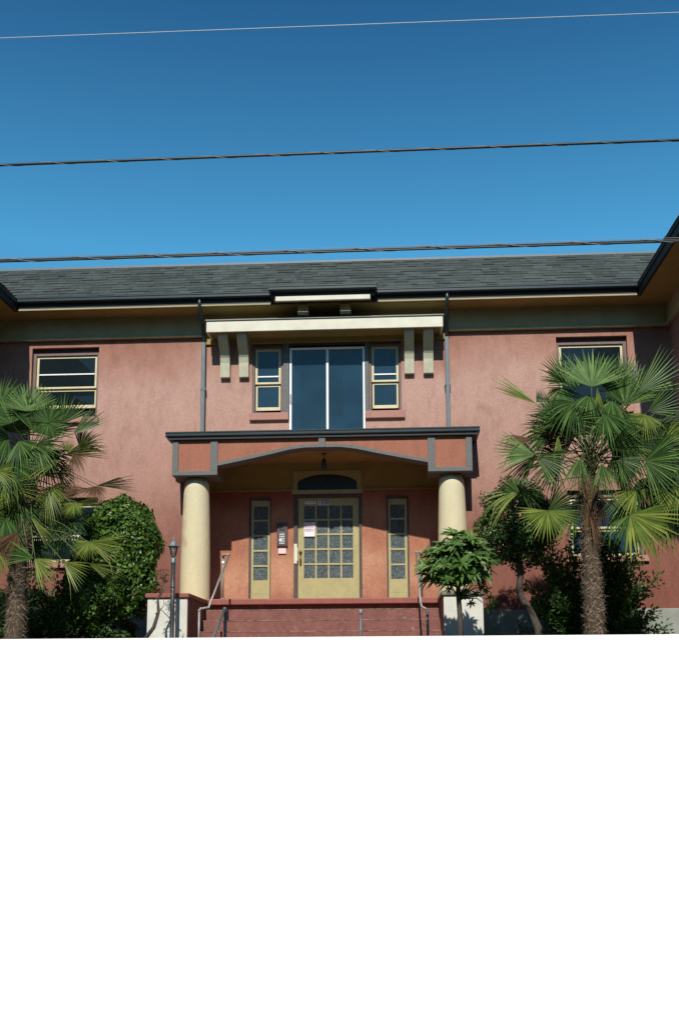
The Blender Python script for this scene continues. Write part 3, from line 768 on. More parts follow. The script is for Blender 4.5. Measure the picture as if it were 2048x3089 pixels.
t = thing('pendant_lantern', 'dark hanging lantern under the porch arch above the front door', 'lamp', (XC, 19.0, 4.27))
q = MB(); q.tube([(XC,19.0,4.268),(XC,19.0,4.17)], .007, 6); q.lathe(XC, 19.0, [(.05,4.25),(.05,4.268)], 12)
q.build('chain', M['lampblk'], t)
q = MB(); q.lathe(XC, 19.0, [(.055,3.955),(.062,3.965),(.055,3.985)], 6, False)
for k_ in range(6):
    a = math.pi/3*k_; q.tube([(XC+.058*math.cos(a),19+.058*math.sin(a),3.98),(XC+.030*math.cos(a),19+.030*math.sin(a),4.12)], .005, 5)
q.lathe(XC, 19.0, [(.05,4.11),(.045,4.125),(.012,4.17),(.008,4.18)], 6, False)
q.build('cage', M['lampblk'], t)
q = MB(); q.lathe(XC, 19.0, [(.052,3.985),(.027,4.11)], 6, False); q.build('glass', M['pebble'], t)

# ------------------------------------------------------------------ handrails
def pipe(pts, r, mat, name, parent, fit=()):
    q = MB()
    for a, b in zip(pts, pts[1:]): q.tube([a, b], r, 10)
    for p in pts[1:-1]: q.ball(p, r*1.35)
    for p in fit:
        q.ball(p, r*1.5)
    return q.build(name, mat, parent)
hr = thing('handrail', 'galvanised pipe handrail on the left side of the porch steps', 'handrail', (-3.1, 17.0, BED))
pipe([(-3.155,18.06,1.36),(-3.155,18.06,2.14),(-3.145,18.0,2.17),(-3.03,17.95,2.165),(-3.05,16.15,1.085),(-3.17,16.1,1.06),(-3.19,16.08,1.03),(-3.19,16.08,BED-.05)], .019, M['galv'], 'pipe', hr)
MB().lathe(-3.155, 18.06, [(.045,1.36),(.045,1.375),(.03,1.38)], 12).build('flange', M['galv'], hr)
MB().tube([(-3.155,18.06,2.0),(-3.155,18.06,2.06)], .026, 10).build('coupling', M['alu'], hr)
hr2 = thing('handrail', 'galvanised pipe handrail behind the rhododendron at the right of the porch steps', 'handrail', (.45, 17.0, BED))
pipe([(.475,18.06,1.36),(.475,18.06,2.14),(.46,18.0,2.17),(.385,17.95,2.165),(.40,16.15,1.13),(.42,16.12,1.06),(.50,16.1,1.02)], .019, M['galv'], 'pipe', hr2)
pipe([(.50,16.1,1.02),(.505,16.08,.98),(.505,16.08,BED-.05)], .021, M['oldpipe'], 'lower_post', hr2)
hr3 = thing('handrail', 'weathered thick pipe rail end low in front of the steps, left of centre', 'handrail', (-2.66, 15.2, BED))
pipe([(-2.66,15.5,BED-.05),(-2.66,15.5,.985),(-2.665,15.45,1.01),(-2.68,14.3,.40),(-2.68,13.9,.30)], .024, M['oldpipe'], 'pipe', hr3)
hr4 = thing('handrail', 'short grey capped pipe post standing in the middle of the porch steps', 'handrail', (-.55, 15.6, BED))
pipe([(-.555,15.6,BED-.1),(-.548,15.6,.93)], .022, M['oldpipe'], 'post', hr4)
q = MB().lathe(-.548, 15.6, [(.030,.92),(.031,.985),(.024,.995)], 12); q.build('cap', M['galv'], hr4)

# ------------------------------------------------------------------ lamp post
lp = thing('lamp_post', 'black garden lamp post with small glazed lantern beside the left column', 'street lamp', (-3.62, 16.0, BED))
X, Y = -3.615, 16.0
MB().lathe(X, Y, [(.06,BED-.05),(.06,BED+.06),(.038,BED+.1),(.037,1.0),(.036,1.80)], 16).build('post', M['lampblk'], lp)
MB().lathe(X, Y, [(.042,1.79),(.044,1.81),(.038,1.87),(.022,1.885),(.018,1.90),(.035,1.915),(.05,1.925)], 16).build('collar', M['lamptip'], lp)
q = MB()
for k_ in range(6):
    a = math.pi/3*k_+.3
    q.tube([(X+.040*math.cos(a),Y+.040*math.sin(a),1.925),(X+.070*math.cos(a),Y+.070*math.sin(a),2.075)], .005, 5)
q.lathe(X, Y, [(.048,1.918),(.048,1.932)], 6, False)
lan = q.build('lantern', M['lampblk'], lp)
q = MB(); q.lathe(X, Y, [(.037,1.93),(.066,2.073)], 6, False)
def clear_glass():
    m_, n, b = nodes_of('smoky_lantern_glass'); b.inputs['Base Color'].default_value = (.5,.55,.52,1); b.inputs['Roughness'].default_value = .06
    b.inputs['Transmission Weight'].default_value = .9; b.inputs['IOR'].default_value = 1.1; return m_
q.build('glass', clear_glass(), lan)
MB().ball((X, Y, 2.0), .022).build('bulb', M['white'], lan)
q = MB(); q.lathe(X, Y, [(.095,2.07),(.102,2.078),(.085,2.095),(.045,2.15),(.022,2.165),(.012,2.18),(.018,2.195),(.010,2.21),(.003,2.262)], 6, False)
q.build('lantern_roof', M['lamptip'], lp)

# ------------------------------------------------------------------ overhead cables
def cable(z0, z1, y, r, sag=.12, wraps=0, label='', cores=1, strand=True, core='cable'):
    kk = 8.5/15.4; y *= kk; z0 *= kk; z1 *= kk; r *= kk; th_ = .0030*kk+.0006
    t = thing('overhead_cable', label, 'cable', (-28, y, z0+.0), 'cables crossing the street in front of the house')
    x0, x1 = -28, 26; sl_ = (z1-z0)/(11.2*kk)
    def zz(x): return z0+sl_*(x+6.6*kk)+sag*((x+1)**2/27**2)
    n_ = 90; cs = MB()
    for c_i in range(cores):
        oz = (c_i-(cores-1)/2)*r*1.7; oy = (c_i % 2)*r*.6
        cs.tube([(x0+(x1-x0)*i/n_, y+oy, zz(x0+(x1-x0)*i/n_)+oz) for i in range(n_+1)], r, 8)
    cs.build('sheath', M[core], t)
    if strand:
        ss = MB(); N2 = 2400; rr2 = r*(1+.75*(cores-1))*1.03
        ss.tube([(x0+(x1-x0)*i/N2, y-rr2*math.sin(i*wraps), zz(x0+(x1-x0)*i/N2)+rr2*math.cos(i*wraps)) for i in range(N2+1)], th_, 4)
        if cores > 1: ss.tube([(x0+(x1-x0)*i/n_, y-.004, zz(x0+(x1-x0)*i/n_)+rr2+.008) for i in range(n_+1)], th_, 6)
        ss.build('lashing_wire', M['strand'], t)
    return t
cable(10.952, 10.912, 15.4, .0065, 0, 0, 'thin pale single wire crossing the top of the sky', 1, False, 'palewire')
cable(8.574, 8.61, 15.4, .023, .0, .28, 'thick black lashed cable crossing the middle of the sky', 1)
cable(6.85, 6.865, 15.4, .0175, .0, .22, 'double black lashed cable running just above the roof ridge', 2)

# ------------------------------------------------------------------ vegetation
def P7(x, y): return 1350+x/2.2464, 1000+y/2.246
def P4(x, y): return x/2.24, 1250+y/2.24
def unp(px, py, Y):      # measured positions on the photograph turned into metres at a chosen real depth
    d = fwd+rr*((px-1024)/3000)-uu*((py-1544.5)/3000)
    return d*(Y/d.y)
def frond(parent, Cn, H, phi, L, spread=80, pitch=0, face=0, nseg=34, droop=.15, mat='palm', seed=0, fold=.7, cup=.12):
    rg = random.Random(seed*31+5)
    a = V(math.cos(R_(phi)), 0, math.sin(R_(phi))); v = V(0,-1,0)
    a = (a*math.cos(R_(pitch))+v*math.sin(R_(pitch))).normalized()
    n0 = (v-a*v.dot(a)).normalized()
    nrm = Matrix.Rotation(R_(face), 3, a) @ n0; s = nrm.cross(a)
    L *= 1.08; mb = MB(); sp_ = R_(spread); ha = sp_/nseg
    rows = [.015, .18, .36, .52, .66, .80, .92, 1.0]
    for i in range(nseg):
        th = -sp_+2*sp_*(i+.5)/nseg+rg.uniform(-.01, .01)
        d = a*math.cos(th)+s*math.sin(th)
        Ln = L*(.80+.20*math.cos(th))*rg.uniform(.90, 1.04); dr = droop*rg.uniform(.5, 1.5)
        bend = rg.uniform(-.04, .04); brk = rg.random() < .10
        split = rg.uniform(.38, .54)
        vs = []
        for t in rows:
            w_ = t*Ln*math.tan(ha)*1.0 if t < split else split*Ln*math.tan(ha)*1.0*max(0, 1-((t-split)/(1-split))**1.6)
            w_ = max(w_, .0008)
            g_ = V(0,0,-1)*(dr*Ln*t**2.6)
            if brk and t > .66: g_ += V(0,0,-1)*(Ln*(t-.66)*.9)-d*(t-.66)*Ln*.5
            e_ = nrm.cross(d).normalized()
            cpos = H+d*(t*Ln)+g_+nrm*(cup*Ln*(t*t)*(1 if t else 0)*math.sin(abs(th))**2)+e_*(bend*Ln*max(0, t-.5)**1.5)
            vs += [cpos-e_*w_+nrm*(fold*w_), cpos, cpos+e_*w_+nrm*(fold*w_)]
        fs = []
        for r_ in range(len(rows)-1):
            b = r_*3; fs += [(b, b+1, b+4, b+3), (b+1, b+2, b+5, b+4)]
        mb.add(vs, fs, False)
    o = mb.build('frond', M[mat], parent)
    q = MB(); mid = (Cn+H)/2+V(0,0,.06)+(H-Cn)*.05
    q.tube([Cn, (Cn+mid)/2+V(0,0,.02), mid, (mid+H)/2, H+a*.03], [.013, .009, .007, .006, .005], 6)
    q.build('petiole', M['petiole'] if mat != 'palmdead' else M['palmdead'], o)
    return o
def palm_trunk(parent, pts, rad, seed):
    rg = random.Random(seed); mb = MB()
    n = 36; segs = 46
    pts = [Vector(p) for p in pts]
    def at(t):
        f_ = t*(len(pts)-1); i = min(int(f_), len(pts)-2); u = f_-i
        return pts[i].lerp(pts[i+1], u)
    vs = []; fs = []
    for i in range(segs+1):
        t = i/segs; c = at(t); r = rad(t)
        for k_ in range(n):
            th = 2*math.pi*k_/n
            rr_ = r*(1+.10*mnoise.noise(V(math.cos(th)*2.2, math.sin(th)*2.2, t*14+seed))+.07*mnoise.noise(V(math.cos(th)*7, math.sin(th)*7, t*50)))
            vs.append((c.x+rr_*math.cos(th), c.y+rr_*math.sin(th), c.z))
    for i in range(segs):
        for k_ in range(n):
            k2 = (k_+1) % n; fs.append((i*n+k_, i*n+k2, (i+1)*n+k2, (i+1)*n+k_))
    mb.add(vs, fs, True)
    for i in range(3600):      # matted fibres and old leaf bases
        t = rg.random(); c = at(t); r = rad(t)*rg.uniform(1.0, 1.10); th = rg.uniform(0, 2*math.pi)
        o = V(math.cos(th), math.sin(th), 0); tg = V(-math.sin(th), math.cos(th), 0)
        p = c+o*r; L = rg.uniform(.05, .17)
        d = (tg*rg.uniform(-1, 1)+V(0,0,rg.uniform(-.9, .5))+o*rg.uniform(.0, .25)).normalized()
        w_ = rg.uniform(.001, .005); sd_ = d.cross(o).normalized()*w_
        q_ = p+d*L*.5+o*.008; r_ = p+d*L-o*.01
        mb.add([p-sd_, p+sd_, q_+sd_, q_-sd_, r_], [(0,1,2,3), (3,2,4)])
    for i in range(60):
        t = rg.uniform(.55, 1.0); c = at(t); r = rad(t); th = rg.uniform(0, 2*math.pi)
        o = V(math.cos(th), math.sin(th), 0); tg = V(-math.sin(th), math.cos(th), 0)
        p = c+o*r*.9; q_ = p+V(0,0,rg.uniform(.08, .2))+o*rg.uniform(.04, .1); w_ = rg.uniform(.012, .022)
        mb.add([p-tg*w_*1.6, p+tg*w_*1.6, q_+tg*w_*.5, q_-tg*w_*.5, p+o*.02+V(0,0,.02)], [(0,1,2,3), (0,4,3), (1,2,4)])
    return mb.build('trunk', M['trunk'], parent)

# right palm (positions measured on the photograph, given real depths round the crown)
pr_base = V(3.03, 15.5, BED)
palm = thing('palm_tree', 'tall windmill palm with shaggy trunk standing right of the porch', 'palm tree', tuple(pr_base), 'windmill palms in the front garden')
palm_trunk(palm, [(3.03,15.5,BED-.05),(3.03,15.5,1.1),(3.02,15.5,1.9),(3.03,15.5,2.6),(3.05,15.5,3.05)], lambda t: .118+.012*math.sin(t*9) if t < .8 else .122-.18*(t-.8), 3)
MPX = 15.5/3000/2.2464
CR = V(3.06, 15.5, 3.25)
FR = [ # x, y, Y, phi, Lpx, spread, pitch, face, droop, mat
 (975,375,15.05,88,315,72,-22,0,.02,'palmpale'), (975,372,15.25,70,280,60,-20,-14,.02,'palm'),
 (795,345,15.3,115,225,75,10,20,.05,'palm'), (780,380,15.35,260,170,85,20,0,.25,'palm'),
 (600,490,15.4,152,330,28,10,50,.05,'palmy'), (600,480,15.5,50,110,45,0,20,.1,'palm'),
 (1290,410,15.2,38,360,34,0,30,.03,'palmpale'), (1330,560,15.3,255,180,80,20,0,.2,'palmy'),
 (1350,545,15.4,25,280,38,10,20,.04,'palm'), (770,600,15.3,150,190,70,0,30,.15,'palm'),
 (790,610,15.25,-20,260,40,20,30,.15,'palm'), (590,835,15.2,172,290,38,5,20,.05,'palmpale'),
 (600,850,15.3,-28,270,42,15,20,.15,'palm'), (575,735,15.45,178,240,50,0,60,.1,'palmdead'),
 (590,730,15.5,10,190,40,0,60,.1,'palmdead'), (480,1095,15.2,195,270,30,15,40,.35,'palmy'),
 (490,1095,15.2,20,170,85,20,35,.5,'palm'), (470,1090,15.25,120,150,80,10,20,.1,'palm'),
 (675,1212,14.95,266,235,92,25,0,.02,'palmy'), (680,1215,15.0,20,240,55,15,25,.12,'palm'),
 (1235,1240,15.0,318,370,60,25,-8,.04,'palmy'), (1235,1240,15.05,250,230,45,20,0,.1,'palm'),
 (1470,720,15.4,345,200,80,15,0,.15,'palmy'), (1335,880,15.1,345,300,70,20,5,.1,'palm'),
 (1280,1078,15.3,215,240,45,10,25,.45,'palmy'), (1300,1075,15.3,-20,120,40,10,10,.5,'palmy'),
 (1545,1060,15.2,262,230,85,15,0,.1,'palmy'), (1090,790,15.1,14,230,40,20,40,.05,'palm'),
 (1150,870,15.2,335,200,60,10,20,.2,'palm'), (745,700,15.2,268,180,14,5,0,.1,'palmy'),
 (1110,470,15.2,262,200,60,20,10,.4,'palm'), (960,430,15.2,262,190,60,20,0,.3,'palm'),
 (1250,440,15.5,60,300,60,-20,20,.05,'palm'), (1180,380,15.6,48,280,50,-15,10,.05,'palm'),
 (870,500,15.5,240,190,60,10,20,.4,'palm'), (1240,600,15.6,280,200,70,10,0,.4,'palm'),
 (1010,380,15.05,272,150,12,10,0,.0,'palmy'), (900,860,15.0,258,180,40,10,0,.3,'palm'),
 (1040,900,15.0,280,170,45,10,0,.35,'palm'), (1420,960,15.5,310,280,60,0,10,.2,'palm'),
 (960,700,15.8,100,230,80,-30,0,.1,'palm'),
 (1120,600,15.2,300,240,75,15,0,.2,'palm'), (1220,760,15.3,320,260,75,10,0,.2,'palm'), (860,480,15.2,215,230,70,15,10,.3,'palm'),
 (1300,1000,15.5,300,280,70,0,0,.2,'palm'), (1180,1150,15.5,290,260,60,0,0,.3,'palm'), (1450,1150,15.5,270,280,75,0,0,.2,'palm'),
 (1200,500,15.2,80,250,70,-5,0,.05,'palm'), (1100,420,15.3,70,290,65,-10,0,.03,'palm'), (1060,560,15.1,285,200,70,15,0,.3,'palm'),
 (880,1180,15.6,215,230,50,0,20,.3,'palm'), (1400,820,15.3,10,260,70,10,10,.1,'palm'), (1120,640,15.9,40,260,80,-20,0,.1,'palm'),
 (860,380,15.7,100,240,70,-20,0,.1,'palm'), (1440,620,15.7,0,220,80,-10,20,.2,'palm'),
]
for i, (x, y, Yd, phi, Lp, spd, pit, fc, dr, mt) in enumerate(FR):
    H = unp(*P7(x, y), Yd)
    frond(palm, CR+V(rnd.uniform(-.06, .06), rnd.uniform(-.06, .06), rnd.uniform(-.25, .2)), H, phi, Lp*MPX, spd, pit, fc, max(12, int(spd*.33)), dr, mt, i)
for i in range(20):      # inner fronds filling the crown
    a_ = rnd.uniform(-35, 215); r_ = rnd.uniform(.25, .85)
    H = CR+V(math.cos(R_(a_))*r_, rnd.uniform(-.1, .75), math.sin(R_(a_))*r_*.95+.25)
    frond(palm, CR+V(rnd.uniform(-.06, .06), .05, rnd.uniform(-.2, .3)), H, a_+rnd.uniform(-25, 25), rnd.uniform(.45, .70), rnd.uniform(55, 88), rnd.uniform(-40, 30), rnd.uniform(-50, 50), 28, rnd.uniform(.1, .5), 'palm', 300+i)
for i in range(11):
    th = rnd.uniform(math.pi, 2*math.pi); o_ = V(math.cos(th), math.sin(th), 0)
    H = V(3.04, 15.5, rnd.uniform(2.35, 3.0))+o_*.17
    frond(palm, V(3.04, 15.5, 3.0)+o_*.08, H, 270+rnd.uniform(-25, 25), rnd.uniform(.3, .48), rnd.uniform(14, 26), rnd.uniform(-10, 15), rnd.uniform(-60, 60), 10, .1, 'palmdead', 500+i)
# flower stalks: yellowish sprays
q = MB()
for i in range(14):
    a = V(3.05+rnd.uniform(-.08, .08), 15.3, 3.1+rnd.uniform(-.1, .3)); b = unp(*P7(rnd.uniform(780, 1120), rnd.uniform(700, 900)), 15.15+rnd.uniform(-.1, .2))
    q.tube([a, (a+b)/2+V(0,0,.05), b], [.006, .004, .002], 4)
    for k_ in range(9):
        p = a.lerp(b, .4+.6*k_/8); q.tube([p, p+V(rnd.uniform(-.05, .05), rnd.uniform(-.04, .04), rnd.uniform(-.08, .01))], .0022, 3)
q.build('flower_stalk', M['petiole'], palm)

# left palm
pl_base = V(-5.95, 15.3, BED)
palm2 = thing('palm_tree', 'shaggy windmill palm at the left edge with drooping lower fronds', 'palm tree', tuple(pl_base), 'windmill palms in the front garden')
palm_trunk(palm2, [(-5.93,15.3,BED-.05),(-5.91,15.3,1.0),(-5.93,15.3,1.7),(-5.82,15.3,2.4),(-5.78,15.3,3.0)], lambda t: .135-.02*t if t < .6 else .123-.14*(t-.6), 9)
CL = V(-5.78, 15.3, 3.2)
MP4 = 15.3/3000/2.24
FL = [
 (190,-20,14.85,95,230,80,-15,10,.02,'palmpale'), (60,150,15.1,200,250,85,10,0,.1,'palm'), (60,120,15.1,70,300,80,-5,0,.05,'palm'),
 (0,-60,15.2,90,230,85,-10,0,.05,'palm'), (330,60,14.9,75,170,95,5,0,.05,'palm'), (330,65,14.9,260,120,90,10,0,.25,'palm'),
 (500,130,15.0,38,250,24,0,30,.02,'palmpale'), (450,270,15.1,12,290,22,10,40,.05,'palmy'), (455,260,15.1,80,100,50,10,0,.05,'palmy'),
 (420,310,15.0,200,230,25,20,30,.2,'palmy'), (500,270,15.1,300,130,60,5,10,.3,'palmdead'), (240,400,15.1,10,240,30,10,50,.1,'palm'),
 (655,482,15.1,5,285,16,5,40,.04,'palm'), (650,485,15.1,270,110,80,10,0,.15,'palmdead'), (640,500,15.2,190,200,20,0,40,.1,'palmdead'),
 (505,598,15.0,268,110,88,20,0,.1,'palmy'), (520,595,15.0,-3,240,16,15,40,.05,'palmy'), (490,560,15.2,110,100,80,0,10,.1,'palmdead'),
 (210,690,15.0,312,250,13,15,30,.02,'palmy'), (607,862,14.8,268,145,100,25,0,.02,'palmy'), (610,862,14.8,342,290,26,20,5,.03,'palmy'),
 (235,975,14.8,322,235,34,20,0,.05,'palmy'), (230,975,14.8,160,200,34,15,10,.12,'palm'), (435,1000,14.9,325,230,34,20,10,.05,'palmy'),
 (10,480,15.0,355,330,20,15,30,.05,'palmy'), (-20,380,14.9,330,170,60,15,10,.1,'palmy'), (20,440,14.9,260,180,60,10,0,.2,'palmy'),
 (150,270,15.1,330,230,50,15,10,.2,'palm'), (130,180,15.0,300,220,60,20,0,.15,'palm'), (200,300,15.3,250,200,60,10,0,.4,'palm'),
 (-60,250,15.1,180,300,70,0,0,.1,'palmy'), (-120,500,15.2,200,300,60,0,0,.2,'palm'), (-160,100,15.2,170,300,80,0,0,.1,'palm'),
 (-20,920,14.9,250,190,70,15,0,.2,'palmy'), (300,120,15.4,60,260,70,-10,10,.05,'palm'), (420,60,15.3,60,230,40,0,20,.05,'palm'),
 (150,0,15.6,80,280,80,-20,0,.05,'palm'), (600,1010,15.3,340,270,24,0,30,.1,'palmy'), (330,860,15.3,50,200,40,0,30,.1,'palm'),
 (120,800,15.0,240,170,50,10,0,.3,'palmdead'),
 (330,520,15.5,280,230,75,10,10,.3,'palm'), (420,640,15.6,290,240,75,10,0,.3,'palm'), (260,720,15.6,300,240,75,0,0,.3,'palm'),
 (380,760,15.6,330,220,70,0,10,.2,'palm'), (120,600,15.2,280,230,80,10,0,.3,'palm'), (40,700,15.1,250,240,80,15,0,.3,'palm'),
 (-20,620,15.1,200,240,80,15,0,.2,'palmy'), (200,860,15.6,290,200,70,0,0,.3,'palm'), (60,330,14.95,290,260,85,15,0,.15,'palm'),
 (250,200,15.0,320,250,70,20,0,.15,'palm'), (320,260,15.4,300,240,80,0,0,.3,'palm'), (60,860,15.0,230,150,60,10,0,.4,'palmdead'),
 (80,60,14.9,110,270,85,-5,0,.03,'palm'), (230,120,14.95,60,260,75,0,10,.03,'palm'), (170,520,15.2,200,220,60,10,0,.3,'palmy'), (350,650,15.4,0,250,40,0,50,.1,'palm'),
]
for i, (x, y, Yd, phi, Lp, spd, pit, fc, dr, mt) in enumerate(FL):
    H = unp(*P4(x, y), Yd)
    zc = .25 if y < 500 else (-.25 if y < 800 else -.7)
    frond(palm2, CL+V(rnd.uniform(-.06, .06), rnd.uniform(-.06, .06), zc+rnd.uniform(-.2, .15)), H, phi, Lp*MP4, spd, pit, fc, max(12, int(spd*.33)), dr, mt, 100+i)

for i in range(8):
    a_ = rnd.uniform(-60, 240); r_ = rnd.uniform(.2, .8)
    H = CL+V(math.cos(R_(a_))*r_, rnd.uniform(-.2, .6), math.sin(R_(a_))*r_*.95+.1)
    frond(palm2, CL+V(rnd.uniform(-.06, .06), .05, rnd.uniform(-.3, .3)), H, a_+rnd.uniform(-25, 25), rnd.uniform(.4, .6), rnd.uniform(55, 85), rnd.uniform(-40, 30), rnd.uniform(-50, 50), 28, rnd.uniform(.1, .6), rnd.choice(('palm','palm','palmy')), 400+i)
def rand_dir(rg):
    z = rg.uniform(-1, 1); a = rg.uniform(0, 2*math.pi); r = math.sqrt(1-z*z); return V(r*math.cos(a), r*math.sin(a), z)
def crown(mb, c, rad, n, L, W, rg, shell=.72, amp=.12, seed=0, droop=.3, curl=.3, gap=-.42, flat=None):
    c = Vector(c)
    for _ in range(n):
        d = rand_dir(rg)
        nz = mnoise.noise(d*2.3+V(seed, 0, 0)); nz2 = mnoise.noise(d*6.5+V(0, seed, 0))
        if nz2 < gap: continue
        k_ = (1+amp*nz*1.6+.05*nz2)*rg.uniform(shell, 1.0)**.6
        p = c+V(d.x*rad[0], d.y*rad[1], d.z*rad[2])*k_
        if flat is not None and p.z < flat: p.z = flat+rg.uniform(-.03, .05)
        nrm = (d+rand_dir(rg)*.7+V(0,0,.25)).normalized()
        dr = (rand_dir(rg)+V(0,0,-droop)+d*.5); dr = (dr-nrm*dr.dot(nrm)*.8)
        mb.leaf(p, dr, nrm, L*rg.uniform(.7, 1.2), W*rg.uniform(.8, 1.15), .22, curl)
def core(mb, c, rad, seed=0):       # twiggy inner mass
    rg = random.Random(seed)
    for _ in range(70):
        d = rand_dir(rg); p = Vector(c)+V(0,0,-rad[2]*.7)
        e = Vector(c)+V(d.x*rad[0], d.y*rad[1], d.z*rad[2])*.85
        mb.tube([p, p.lerp(e, .5)+rand_dir(rg)*.03, e], [.012, .007, .003], 4)

rg = random.Random(21)
# glossy round camellia, left
t = thing('round_shrub', 'large glossy round camellia left of the lamp post', 'shrub', (-4.8, 17.0, BED), 'clipped shrubs beside the porch')
q = MB(); crown(q, (-4.80,17.0,2.20), (.68,.62,.86), 12500, .082, .046, rg, .76, .15, 3, .4, .35, -.55)
crown(q, (-5.25,17.0,1.45), (.55,.5,.72), 6500, .082, .045, rg, .7, .2, 5, .4, .35, -.5); crown(q, (-4.62,16.95,1.58), (.50,.45,.60), 4600, .082, .045, rg, .7, .2, 8, .4, .35, -.5)
q.build('crown', M['camellia'], t)
q = MB(); core(q, (-4.82,17.0,2.25), (.62,.58,.78), 2)
q.tube([(-4.78,17,BED-.1),(-4.79,17,.9),(-4.75,17,1.4),(-4.8,17,1.9)], [.07,.055,.05,.03], 10)
q.tube([(-4.80,17,.8),(-4.92,17,1.2),(-4.98,17,1.7)], [.04,.03,.02], 8); q.tube([(-4.78,17,.8),(-4.66,17.02,1.15),(-4.6,17,1.6)], [.035,.03,.02], 8)
q.build('trunk', M['bark'], t)
# right topiary with bent trunk
t = thing('round_shrub', 'dark clipped ball topiary on a crooked trunk right of the porch', 'shrub', (2.38, 17.0, BED), 'clipped shrubs beside the porch')
q = MB(); crown(q, (2.09,17.0,2.52), (.67,.58,.70), 9000, .07, .037, rg, .72, .24, 9, .2, .2, -.5); q.build('crown', M['topiary'], t)
q = MB(); core(q, (2.10,17.0,2.5), (.58,.5,.6), 5)
q.tube([(2.42,17,BED-.1),(2.38,17,.75),(2.28,17,1.0),(2.13,17,1.25),(2.08,17,1.42),(2.12,17,1.6),(2.11,17,1.95),(2.0,17,2.3)], [.075,.07,.062,.055,.055,.055,.06,.03], 10)
q.tube([(2.11,17,1.88),(2.3,17,2.05),(2.45,17,2.3)], [.04,.03,.02], 8); q.tube([(2.11,17,1.85),(1.9,17,2.0),(1.75,17,2.3)], [.04,.03,.02], 8)
q.build('trunk', M['bark'], t)

def twig_shrub(name, label, cat, base, tips, mat, L, W, nleaf, rg, group=None, up_=0.3):
    t = thing(name, label, cat, base, group)
    br = MB(); lf = MB(); base = Vector(base)
    for tip in tips:
        tip = Vector(tip); b0 = base+V(rg.uniform(-.15, .15), rg.uniform(-.12, .12), -.05)
        mid = b0.lerp(tip, .5)+V(0, 0, (tip-b0).length*up_*.3)+rand_dir(rg)*.08
        pts = [b0.lerp(mid, u)*(1-u)+mid.lerp(tip, u)*u for u in [i/7 for i in range(8)]]
        br.tube(pts, [.014-.0016*i for i in range(8)], 5)
        for _ in range(nleaf):
            u = rg.uniform(.25, 1.0)*6.99; i = int(u); p = pts[i].lerp(pts[i+1], u-i)
            side = rand_dir(rg); e_ = p+side*rg.uniform(.02, .14); ax = (pts[i+1]-pts[i]).normalized()
            nrm = (rand_dir(rg)+V(0,-.4,.6)).normalized()
            lf.leaf(e_, (side+ax*.8), nrm, L*rg.uniform(.7, 1.2), W*rg.uniform(.8, 1.2), .2, .25)
    lf.build('foliage', M[mat], t); br.build('stems', M['bark'], t); return t
tips = []
for i in range(110):
    a = rg.uniform(-.1, math.pi+.1); r = rg.uniform(.35, 1.15)
    tips.append((3.55+1.12*r*math.cos(a), 18.1+rg.uniform(-.45, .5), .75+1.72*r*max(0.0, math.sin(a))**.8))
twig_shrub('loose_shrub', 'loose dark green bush spreading behind the right palm trunk', 'shrub', (3.5, 18.1, BED), tips, 'loose', .085, .042, 210, rg)
# hedges at lower left
t = thing('low_hedge', 'low dark clipped hedge at the foot of the left palm', 'hedge', (-6.6, 17.3, BED))
q = MB()
for cx, cz, rx, rz in ((-5.6,.95,.62,.42),(-6.5,1.05,.7,.45),(-7.4,1.1,.7,.5),(-5.0,.75,.4,.3)):
    crown(q, (cx,17.3,cz), (rx,.45,rz), 4200, .075, .04, rg, .75, .22, cx, .2, .2, -.5)
q.build('foliage', M['hedge'], t)
q = MB()
for cx in (-5.6,-6.5,-7.4,-5.0): core(q, (cx,17.3,.9), (.5,.35,.4), int(cx*10))
q.build('stems', M['bark'], t)
tips = []
for i in range(34): tips.append((-6.9+rg.uniform(-1.0, 1.0), 18.2+rg.uniform(-.3, .3), 1.0+rg.uniform(.2, 1.3)))
twig_shrub('leafy_bush', 'leafy bush behind the left palm below the lower window', 'shrub', (-6.8, 18.2, BED), tips, 'loose', .075, .04, 90, rg)

# rhododendron in front of the right pedestal
t = thing('rhododendron', 'rhododendron with long leaves in whorls in front of the right pedestal', 'shrub', (.93, 14.85, BED))
br = MB(); lf = MB()
def whorl(p, ax, L, rg, n=10):
    ax = ax.normalized(); o = ax.orthogonal().normalized()
    for i in range(n):
        a = 2*math.pi*i/n+rg.uniform(-.25, .25)
        o2 = Matrix.Rotation(a, 3, ax) @ o
        d = (o2*rg.uniform(.8, 1.1)+ax*rg.uniform(.1, .95)+V(0,0,-.12)).normalized()
        lf.leaf(p, d, (ax+o2*-.3), L*rg.uniform(.75, 1.2), L*.32, .25, .3)
bc = V(.91, 14.8, 1.58)
stem = [V(.93,14.85,BED-.1), V(.95,14.85,.76), V(.93,14.83,1.09), V(.92,14.81,1.28)]
br.tube(stem, [.045,.04,.036,.03], 10)
for i in range(210):
    d = rand_dir(rg); 
    if d.z < -.55: d.z *= .5
    k_ = rg.uniform(.45, 1.08)
    p = bc+V(d.x*.45, d.y*.40, d.z*.47)*(1+.25*mnoise.noise(d*2.1))*k_
    b0 = stem[-1]+V(0,0,rg.uniform(-.02,.25))
    br.tube([b0, b0.lerp(p, .5)+V(0,0,-.03), p], [.012,.007,.004], 5)
    whorl(p, d*.7+V(0,-.35,.75), .165*rg.uniform(.85,1.3), rg, 9)
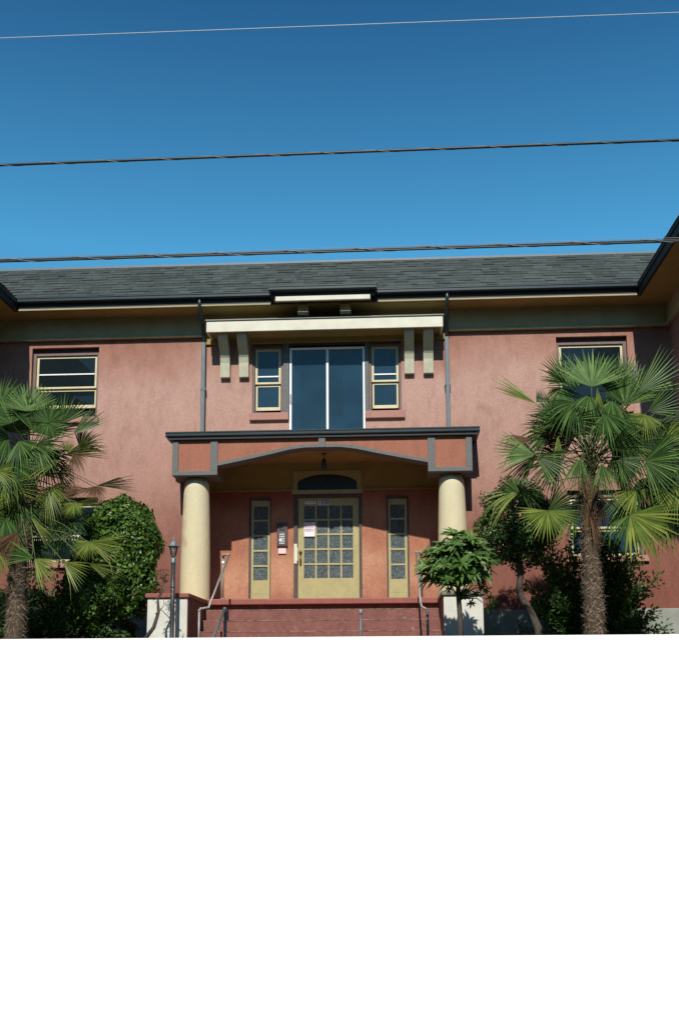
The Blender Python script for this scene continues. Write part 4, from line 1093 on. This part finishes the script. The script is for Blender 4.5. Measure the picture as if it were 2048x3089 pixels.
for (x, y) in ((1480,1300),(1510,1360),(1530,1410),(1500,1440),(1440,1270),(1480,980),(1520,1060),(1250,1310),(1290,1350),(1330,1300),(1180,1290),(1400,1330),(1360,1400)):
    p = unp(900+x/2.613, 1280+y/2.613, 14.8); br.tube([stem[-2], stem[-2].lerp(p, .6)+V(0,0,.08), p], [.012,.008,.004], 5); whorl(p, V(rg.uniform(-.3,.6), -.5, -.5), .10, rg, 8)
lf.build('foliage', M['rhodo'], t); br.build('trunk', M['bark'], t)

# dried bare plant by the left pedestal
t = thing('dried_plant', 'dried twisted plant with curled brown leaves in front of the left pedestal', 'plant', (-3.98, 15.8, BED))
q = MB(); lf = MB()
def W4(x, y, Yd=15.8): return unp(*P4(x, y), Yd)
main = [W4(980,1520), W4(1040,1440), W4(1072,1340), W4(1068,1250), W4(1100,1170), W4(1120,1090), W4(1130,1050)]
q.tube(main, [.035,.032,.026,.018,.012,.008,.005], 8)
for a, b_, c__ in (((1068,1250),(1120,1180),(1150,1160)), ((1100,1170),(1040,1110),(1015,1085)), ((1110,1130),(1060,1060),(1105,1040)), ((1072,1340),(1110,1290),(1105,1230))):
    q.tube([W4(*a), W4(*b_), W4(*c__)], [.008,.005,.003], 5)
for i in range(70):
    p = W4(rg.uniform(1085,1145), rg.uniform(1040,1130)) if i < 55 else main[rg.randrange(2, 5)]+rand_dir(rg)*.05
    lf.leaf(p, rand_dir(rg)+V(0,0,-1), rand_dir(rg), rg.uniform(.03,.07), .018, .4, .8)
q.build('stems', M['bark'], t); lf.build('leaves', M['dry'], t)
t = thing('seedling', 'small thin weed with star shaped tops right of the lamp post', 'plant', (-3.52, 15.9, BED))
q = MB(); lf = MB()
for a, b_ in (((1190,1500),(1195,1330)), ((1190,1480),(1180,1360)), ((1195,1490),(1215,1460))):
    A, B_ = W4(*a, 15.9), W4(*b_, 15.9); q.tube([A+V(0,0,-.1), A, B_], .004, 5)
    for i in range(9): lf.leaf(B_, rand_dir(rg), rand_dir(rg), .05, .012, .2, .2)
q.build('stems', M['bark'], t); lf.build('leaves', M['dry'], t)

# ground cover along the bed
q = MB()
for i in range(1500):
    x = rg.uniform(-7.5, 5.3); y = rg.uniform(14.2, 16.4)
    if -3.5 < x < .6 and rg.random() < .93: continue
    h_ = .10+.12*max(0, mnoise.noise(V(x*1.5, y*1.5, 3)))
    for k_ in range(7):
        p = V(x+rg.uniform(-.07, .07), y+rg.uniform(-.07, .07), BED+rg.uniform(.0, h_))
        q.leaf(p, rand_dir(rg)+V(0,0,.8), rand_dir(rg)+V(0,-.3,.5), rg.uniform(.03,.065), .02, .2, .3)
gc = q.build('ground_cover', M['herb']); gc['kind'] = 'stuff'
